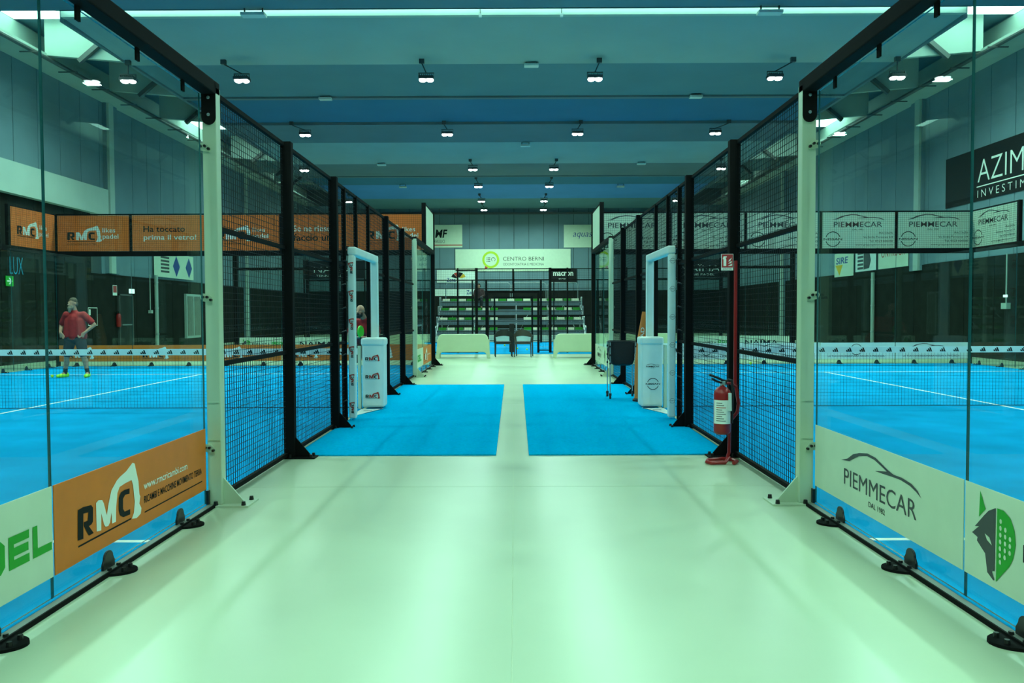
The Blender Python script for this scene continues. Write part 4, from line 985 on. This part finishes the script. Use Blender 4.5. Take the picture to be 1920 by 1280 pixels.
o = board(PL((-HX+0.07, 28.6, 2.05), (0, 1, 0)), 0.3, 0.36, 'ink_white', 'wall_sign', 'small red and white safety sign left of the emergency door', 'sign')
polys(PL((-HX+0.07, 28.6, 2.05), (0, 1, 0)), [[(0.02, 0.1), (0.28, 0.1), (0.28, 0.34), (0.02, 0.34)]], 'red_sign', o, 'sign_field', 0.006)
e = thing('fire_extinguisher', 'small distant red extinguisher hanging beside the emergency door', 'fire extinguisher', (-HX+0.16, 28.8, 0.95))
MB().lathe([(0.06, 0), (0.08, 0.03), (0.08, 0.4), (0.05, 0.47), (0.02, 0.5)], (-HX+0.16, 28.8, 0.95), 12).build('cylinder_body', 'red_metal', e, True)
MB().box(-HX+0.12, -HX+0.22, 28.7, 28.9, 1.44, 1.5).build('valve', 'black_plastic', e)
c = thing('notice_cabinet', 'tall white glazed notice cabinet on the left side wall', 'notice cabinet', (-HX+0.1, 35.55, 0.35))
MB().box(-HX+0.06, -HX+0.16, 34.8, 36.35, 0.37, 2.25).build('case', 'wall_trim', c)
for y in (34.9, 35.65): MB().box(-HX+0.16, -HX+0.18, y, y+0.6, 0.47, 2.15).build('door_pane', 'rail_grey', c)
for s in (-1, 1):
    lr = label_lr(s)
    o = thing('downpipe', 'pale vertical downpipe on the %s dark cladding' % lr, 'pipe', (s*13.85, 31.9, 0))
    MB().tube([(s*13.85, 31.9, 0), (s*13.85, 31.9, 2.9)], 0.07, 8).build('pipe', 'wall_trim', o, True)
    for z in (0.6, 1.6, 2.6): MB().tube([(s*13.85, 31.9, z), (s*13.85, 31.9, z+0.05)], 0.08, 8).build('collar', 'steel', o)
o = thing('hanging_cable', 'thin pale cable with socket block on the right wall', 'cable', (13.85, 23.25, 1.4))
MB().tube([(13.85, 23.25, 3.0), (13.85, 23.25, 1.62)], 0.018, 6).build('cable', 'wall_trim', o); MB().box(13.78, 13.9, 23.12, 23.38, 1.45, 1.62).build('socket_block', 'wall_trim', o)
MB().box(13.79, 13.86, 23.2, 23.3, 1.78, 1.85).build('indicator', 'sign_glow', o)
o = thing('hanging_cable', 'thin pale cable with socket block on the left wall', 'cable', (-13.85, 30.9, 1.4))
MB().tube([(-13.85, 31.35, 2.9), (-13.85, 31.35, 1.55)], 0.018, 6).build('cable', 'wall_trim', o); MB().box(-13.9, -13.78, 31.28, 31.42, 1.43, 1.55).build('socket_block', 'wall_trim', o)
o = board(PL((-HX+0.07, 26.9, 1.02), (0, 1, 0)), 0.6, 0.6, 'wall_dark', 'wall_sign', 'dark square notice with pale border behind the standing player', 'sign')
polys(PL((-HX+0.07, 26.9, 1.02), (0, 1, 0)), [[(0, 0), (0.6, 0), (0.6, 0.02), (0, 0.02)], [(0, 0.58), (0.6, 0.58), (0.6, 0.6), (0, 0.6)], [(0, 0), (0.02, 0), (0.02, 0.6), (0, 0.6)], [(0.58, 0), (0.6, 0), (0.6, 0.6), (0.58, 0.6)], [(0.06, 0.35), (0.16, 0.35), (0.16, 0.54), (0.06, 0.54)]], 'ink_white', o, 'border', 0.006)
o = thing('exit_sign', 'small green exit arrow sign on the left dark wall', 'sign', (-HX+0.1, 22.7, 2.2))
P = PL((-HX+0.08, 22.55, 2.18), (0, 1, 0)); MB().prism([(0, 0), (0.34, 0), (0.34, 0.28), (0, 0.28)], lambda a, b_, k: P.p(a, b_, k), 0, 0.02).build('sheet', 'ink_green', o)
polys(P, [[(0.05, 0.12), (0.18, 0.12), (0.12, 0.05), (0.18, 0.05), (0.29, 0.14), (0.18, 0.23), (0.12, 0.23), (0.18, 0.16), (0.05, 0.16)]], 'ink_white', o, 'arrow', 0.022)
o = thing('letter_sign', 'thin blue glowing letters on the left dark wall', 'sign', (-HX+0.1, 23.05, 2.5))
text(PL((-HX+0.08, 22.75, 2.52), (0, 1, 0)), 'LUX', 0, 0, 0.48, 0.62, 'neon', o, 0.01, -0.02)

# ------------------------------------------------------------------ people
def blob(parts, name, m, parent, voxel=0.012, smooth=6, at=Vector((0, 0, 0)), rz=0.0):
    """parts: tapered limbs (pts, radii) and ellipsoids (centre, radii); fused into one skin"""
    mb = MB()
    for p in parts:
        if p[0] == 'l':
            pts, rs = p[1], p[2]
            for i in range(len(pts)-1): mb.tube([pts[i], pts[i+1]], [rs[i], rs[i+1]], 12)
            for q, r in zip(pts, rs): mb.ball(q, r, 12, 8)
        else: mb.ball(p[1], p[2], 16, 10)
    o = mb.build(name, m)
    md = o.modifiers.new('remesh', 'REMESH'); md.mode = 'VOXEL'; md.voxel_size = voxel
    sm = o.modifiers.new('smooth', 'SMOOTH'); sm.factor = 0.5; sm.iterations = smooth
    dg = bpy.context.evaluated_depsgraph_get(); dg.update()
    me = bpy.data.meshes.new_from_object(o.evaluated_get(dg)); bpy.data.objects.remove(o)
    me.polygons.foreach_set('use_smooth', [True]*len(me.polygons)); me.name = name
    if not me.materials: me.materials.append(MATS[m])
    return link(name, me, parent)
def hand(w, d, side, spread=0.3, palm_n=(0, -1, 0)):
    """wrist w, direction d of the fingers; returns limbs for palm, four fingers and thumb"""
    w, d = Vector(w), Vector(d).normalized(); n = Vector(palm_n); a = d.cross(n).normalized()*side; n = a.cross(d).normalized()*side
    out = []
    for i, (o, L) in enumerate(((-0.030, 0.068), (-0.010, 0.078), (0.010, 0.074), (0.030, 0.058))):
        b = w+a*o*0.5; k = w+d*0.085+a*o; e1 = k+(d+a*o*spread*8).normalized()*L*0.5+n*0.006; e2 = e1+(d*0.8+n*0.45).normalized()*L*0.5
        out.append(('l', [tuple(b), tuple(k), tuple(e1), tuple(e2)], [0.018, 0.013, 0.0095, 0.0075]))
    t0 = w+d*0.02-a*0.02; t1 = w+d*0.055-a*0.055; t2 = t1+(d*0.9-a*0.35).normalized()*0.035
    out.append(('l', [tuple(t0), tuple(t1), tuple(t2)], [0.017, 0.012, 0.009]))
    return out
def head_parts(c, yaw, tilt=0.0):
    """head centred at c looking along -Y turned by yaw"""
    def q(x, y, z):
        y, z = y*cos(tilt)-z*sin(tilt), y*sin(tilt)+z*cos(tilt)
        return (c[0]+x*cos(yaw)-y*sin(yaw), c[1]+x*sin(yaw)+y*cos(yaw), c[2]+z)
    parts = [('e', q(0, 0.01, 0.03), (0.078, 0.092, 0.09)), ('e', q(0, -0.025, -0.04), (0.06, 0.065, 0.075)), ('l', [q(0, -0.085, 0.02), q(0, -0.112, -0.022)], [0.010, 0.016]),
             ('e', q(0, -0.068, 0.032), (0.05, 0.018, 0.012)), ('e', q(0, -0.078, -0.058), (0.026, 0.012, 0.010)), ('e', q(0, -0.06, -0.095), (0.028, 0.022, 0.02)),
             ('e', q(0.08, 0.015, 0.0), (0.012, 0.02, 0.034)), ('e', q(-0.08, 0.015, 0.0), (0.012, 0.02, 0.034)), ('e', q(0.04, -0.06, -0.02), (0.022, 0.02, 0.02)), ('e', q(-0.04, -0.06, -0.02), (0.022, 0.02, 0.02))]
    return parts, q
def person(label, loc, J, head_c, yaw, shirt, shorts, hair, beard, shoes, tilt=0.0, voxel=0.010, sleeves=True, long_legs=False, hands=None):
    r = thing('person', label, 'person', loc)
    L = lambda *k: [J[i] for i in k]
    body, q = head_parts(head_c, yaw, tilt)
    body += [('l', [J['neck'], tuple((Vector(J['neck'])+Vector(head_c))/2), head_c], [0.062, 0.056, 0.055]),
             ('l', L('pelvis', 'waist', 'chest', 'neck'), [0.11, 0.105, 0.11, 0.055])]
    for s in 'lr':
        body += [('l', L('sh'+s, 'el'+s, 'wr'+s), [0.052, 0.044, 0.029]), ('l', L('hip'+s, 'kn'+s, 'an'+s), [0.095, 0.058, 0.040]), ('l', [J['an'+s], J['to'+s]], [0.04, 0.03]),
                 ('l', [J['chest'], J['sh'+s]], [0.07, 0.05])]
        km = tuple(Vector(J['kn'+s])*0.65+Vector(J['an'+s])*0.35+Vector((0, 0.025, 0))); body.append(('e', km, (0.055, 0.058, 0.10)))
    for h in (hands or []): body += h
    blob(body, 'body', 'skin', r, voxel, 4)
    sp = [('l', L('pelvis', 'waist', 'chest'), [0.155, 0.155, 0.155])]
    cx, cy, cz = J['chest']
    for s, sg in (('l', 1), ('r', -1)):
        sh, el = Vector(J['sh'+s]), Vector(J['el'+s]); end = sh+(el-sh)*(0.72 if sleeves else 1.0)
        ch = Vector(J['chest']); pe = Vector(J['pelvis']); hp = Vector(J['hip'+s])
        sp += [('l', [tuple(sh), tuple(end)], [0.070, 0.072]), ('l', [tuple(ch+Vector((0, 0, 0.05))), tuple(sh)], [0.11, 0.070]),
               ('l', [tuple(ch*0.5+sh*0.5-Vector((0, 0, 0.12))), tuple(pe*-0.2+hp*1.2+Vector((0, 0, 0.06)))], [0.130, 0.135])]
    sp += [('l', [J['chest'], tuple(Vector(J['chest'])*0.25+Vector(J['neck'])*0.75)], [0.13, 0.085])]
    if not sleeves:
        for s in 'lr': sp.append(('l', L('el'+s, 'wr'+s), [0.055, 0.045]))
    blob(sp, 'shirt', shirt, r, 0.014, 5)
    tp = [('l', L('hipl', 'hipr'), [0.135, 0.135])]
    for s in 'lr':
        hp, kn, an = Vector(J['hip'+s]), Vector(J['kn'+s]), Vector(J['an'+s])
        tp.append(('l', [tuple(hp), tuple(hp+(kn-hp)*(0.85 if not long_legs else 1.0))], [0.125, 0.10]))
        if long_legs: tp.append(('l', [tuple(kn), tuple(an)], [0.09, 0.065]))
    blob(tp, 'shorts', shorts, r, 0.014, 4)
    for s in 'lr':
        a, t = Vector(J['an'+s]), Vector(J['to'+s]); d = (t-a); d.z = 0; d.normalize()
        sh = blob([('l', [tuple(a-d*0.05-Vector((0, 0, a.z-0.045))), tuple(a+d*0.07-Vector((0, 0, a.z-0.045))), tuple(a+d*0.18-Vector((0, 0, a.z-0.038)))], [0.043, 0.046, 0.036]), ('l', [tuple(a-d*0.02), tuple(a-d*0.02-Vector((0, 0, 0.04)))], [0.045, 0.045])], 'shoe', shoes, r, 0.008, 3)
        blob([('l', [tuple(a+Vector((0, 0, 0.0))), tuple(a+(Vector(J['kn'+s])-a)*0.26)], [0.046, 0.047])], 'sock', 'shorts_dark', r, 0.008, 2)
    if hair: blob([('e', q(0, 0.020, 0.066), (0.085, 0.090, 0.078)), ('e', q(0, 0.05, 0.0), (0.08, 0.065, 0.07))], 'hair', hair, r, 0.008, 3)
    if beard == 'beard_grey':
        blob([('l', [q(0, -0.07, -0.09), q(0, -0.078, -0.16)], [0.048, 0.03]), ('e', q(0.042, -0.04, -0.07), (0.028, 0.04, 0.045)), ('e', q(-0.042, -0.04, -0.07), (0.028, 0.04, 0.045)), ('l', [q(-0.026, -0.088, -0.05), q(0, -0.098, -0.043), q(0.026, -0.088, -0.05)], [0.009, 0.011, 0.009])], 'beard', beard, r, 0.008, 2)
    elif beard:
        blob([('e', q(0, -0.055, -0.088), (0.052, 0.045, 0.045)), ('e', q(0.05, -0.03, -0.06), (0.022, 0.04, 0.05)), ('e', q(-0.05, -0.03, -0.06), (0.022, 0.04, 0.05)), ('l', [q(-0.026, -0.088, -0.05), q(0, -0.098, -0.043), q(0.026, -0.088, -0.05)], [0.009, 0.011, 0.009])], 'beard', beard, r, 0.008, 2)
    for sx in (-1, 1): MB().ball(q(sx*0.032, -0.079, 0.008), (0.014, 0.009, 0.008), 8, 6).build('eye', 'eye', r, True)
    for sx in (-1, 1): MB().tube([q(sx*0.014, -0.087, 0.034), q(sx*0.034, -0.086, 0.040), q(sx*0.052, -0.072, 0.034)], 0.006, 6).build('eyebrow', 'hair_grey' if hair else 'beard_black', r)
    return r, q
# standing player, hands on hips
J = dict(pelvis=(0, 0, 0.90), waist=(0, 0.0, 1.06), chest=(0.0, 0.0, 1.27), neck=(-0.01, 0.0, 1.46), shl=(0.19, 0.0, 1.38), shr=(-0.19, 0.0, 1.38),
         ell=(0.40, 0.05, 1.15), wrl=(0.245, -0.08, 0.975), elr=(-0.345, 0.08, 1.13), wrr=(-0.27, -0.10, 0.98),
         hipl=(0.10, 0, 0.86), hipr=(-0.10, 0, 0.86), knl=(0.19, -0.03, 0.47), knr=(-0.18, -0.03, 0.47), anl=(0.25, 0.02, 0.085), anr=(-0.25, 0.02, 0.085), tol=(0.28, -0.13, 0.04), tor=(-0.31, -0.11, 0.04))
hs = [hand((0.245, -0.08, 0.975), (-0.75, -0.25, -0.55), 1, 0.5, (0.2, -1, 0.1)), hand((-0.27, -0.10, 0.98), (0.6, -0.1, -0.75), -1, 0.3, (-0.2, -1, 0.1))]
pr, q = person('grey-bearded player in red T-shirt standing with hands on hips behind net', (-9.63, 18.05, 0.012), J, (-0.03, -0.03, 1.61), radians(-22), 'shirt_red', 'shorts_dark', 'hair_grey', 'beard_grey', 'shoe_lime', hands=hs)
MB().tube([(0.262, -0.064, 0.993), (0.238, -0.086, 0.967)], 0.036, 12).build('wristband', 'black_plastic', pr)
# crouching player with racket
J = dict(pelvis=(0.05, 0.22, 0.78), waist=(0.04, 0.10, 0.93), chest=(0.02, -0.04, 1.11), neck=(0.0, -0.14, 1.29), shl=(0.20, -0.08, 1.22), shr=(-0.18, -0.10, 1.22),
         ell=(0.29, -0.20, 0.96), wrl=(0.10, -0.42, 0.92), elr=(-0.26, -0.22, 0.98), wrr=(-0.09, -0.44, 0.92),
         hipl=(0.15, 0.2, 0.76), hipr=(-0.06, 0.2, 0.76), knl=(0.27, -0.10, 0.46), knr=(-0.20, -0.10, 0.46), anl=(0.28, 0.10, 0.085), anr=(-0.24, 0.10, 0.085), tol=(0.31, -0.06, 0.04), tor=(-0.28, -0.06, 0.04))
hs = [hand((0.10, -0.42, 0.92), (-0.75, -0.45, 0.15), 1, 0.1, (0, -0.3, -1)), hand((-0.09, -0.44, 0.92), (0.85, -0.35, 0.1), -1, 0.1, (0, -0.3, -1))]
person('bald bearded player in red T-shirt crouching behind the padded gate', (-2.90, 16.05, 0.012), J, (-0.05, -0.21, 1.42), radians(-20), 'shirt_red', 'shorts_dark', None, 'beard_black', 'shoe_lime', hands=hs)
rk = thing('padel_racket', 'green padel racket held upright by the crouching player', 'racket', (-2.95, 15.55, 0.93))
def egg(sc): return [(sc*0.095*cos(radians(k*18)), 0.115+sc*0.115*sin(radians(k*18))) for k in range(20)]
ry = radians(68)
RX = lambda a, b, k: (-2.895+a*cos(ry)-k*sin(ry), 15.56+a*sin(ry)+k*cos(ry), 0.93+b)
MB().prism(egg(1.0), RX, -0.018, 0.018).build('rim', 'racket_green', rk, bevel=0.008)
MB().prism(egg(0.86), RX, -0.020, 0.020).build('face', 'racket_green', rk)
MB().prism([(-0.016, -0.12), (0.016, -0.12), (0.02, 0.04), (-0.02, 0.04)], RX, -0.015, 0.015).build('grip', 'rubber', rk)
# seated spectator
J = dict(pelvis=(0, 0, 0.12), waist=(0, 0.0, 0.28), chest=(0.0, 0.0, 0.45), neck=(0.0, -0.02, 0.62), shl=(0.19, 0.0, 0.54), shr=(-0.19, 0.0, 0.54),
         ell=(0.25, -0.05, 0.28), wrl=(0.12, -0.26, 0.20), elr=(-0.25, -0.05, 0.28), wrr=(-0.12, -0.26, 0.20),
         hipl=(0.09, 0, 0.11), hipr=(-0.09, 0, 0.11), knl=(0.13, -0.42, 0.12), knr=(-0.13, -0.42, 0.12), anl=(0.13, -0.42, -0.29), anr=(-0.13, -0.42, -0.29), tol=(0.14, -0.57, -0.33), tor=(-0.14, -0.57, -0.33))
hs = [hand((0.12, -0.26, 0.20), (-0.5, -0.8, -0.1), 1, 0.1, (0, 0, -1)), hand((-0.12, -0.26, 0.20), (0.5, -0.8, -0.1), -1, 0.1, (0, 0, -1))]
person('distant spectator in dark clothes seated on the top grandstand row', (-1.80, 42.4, 2.02), J, (-0.02, -0.04, 0.76), radians(-40), 'jacket', 'shorts_dark', 'beard_black', None, 'rubber', voxel=0.016, sleeves=False, long_legs=True, hands=hs)
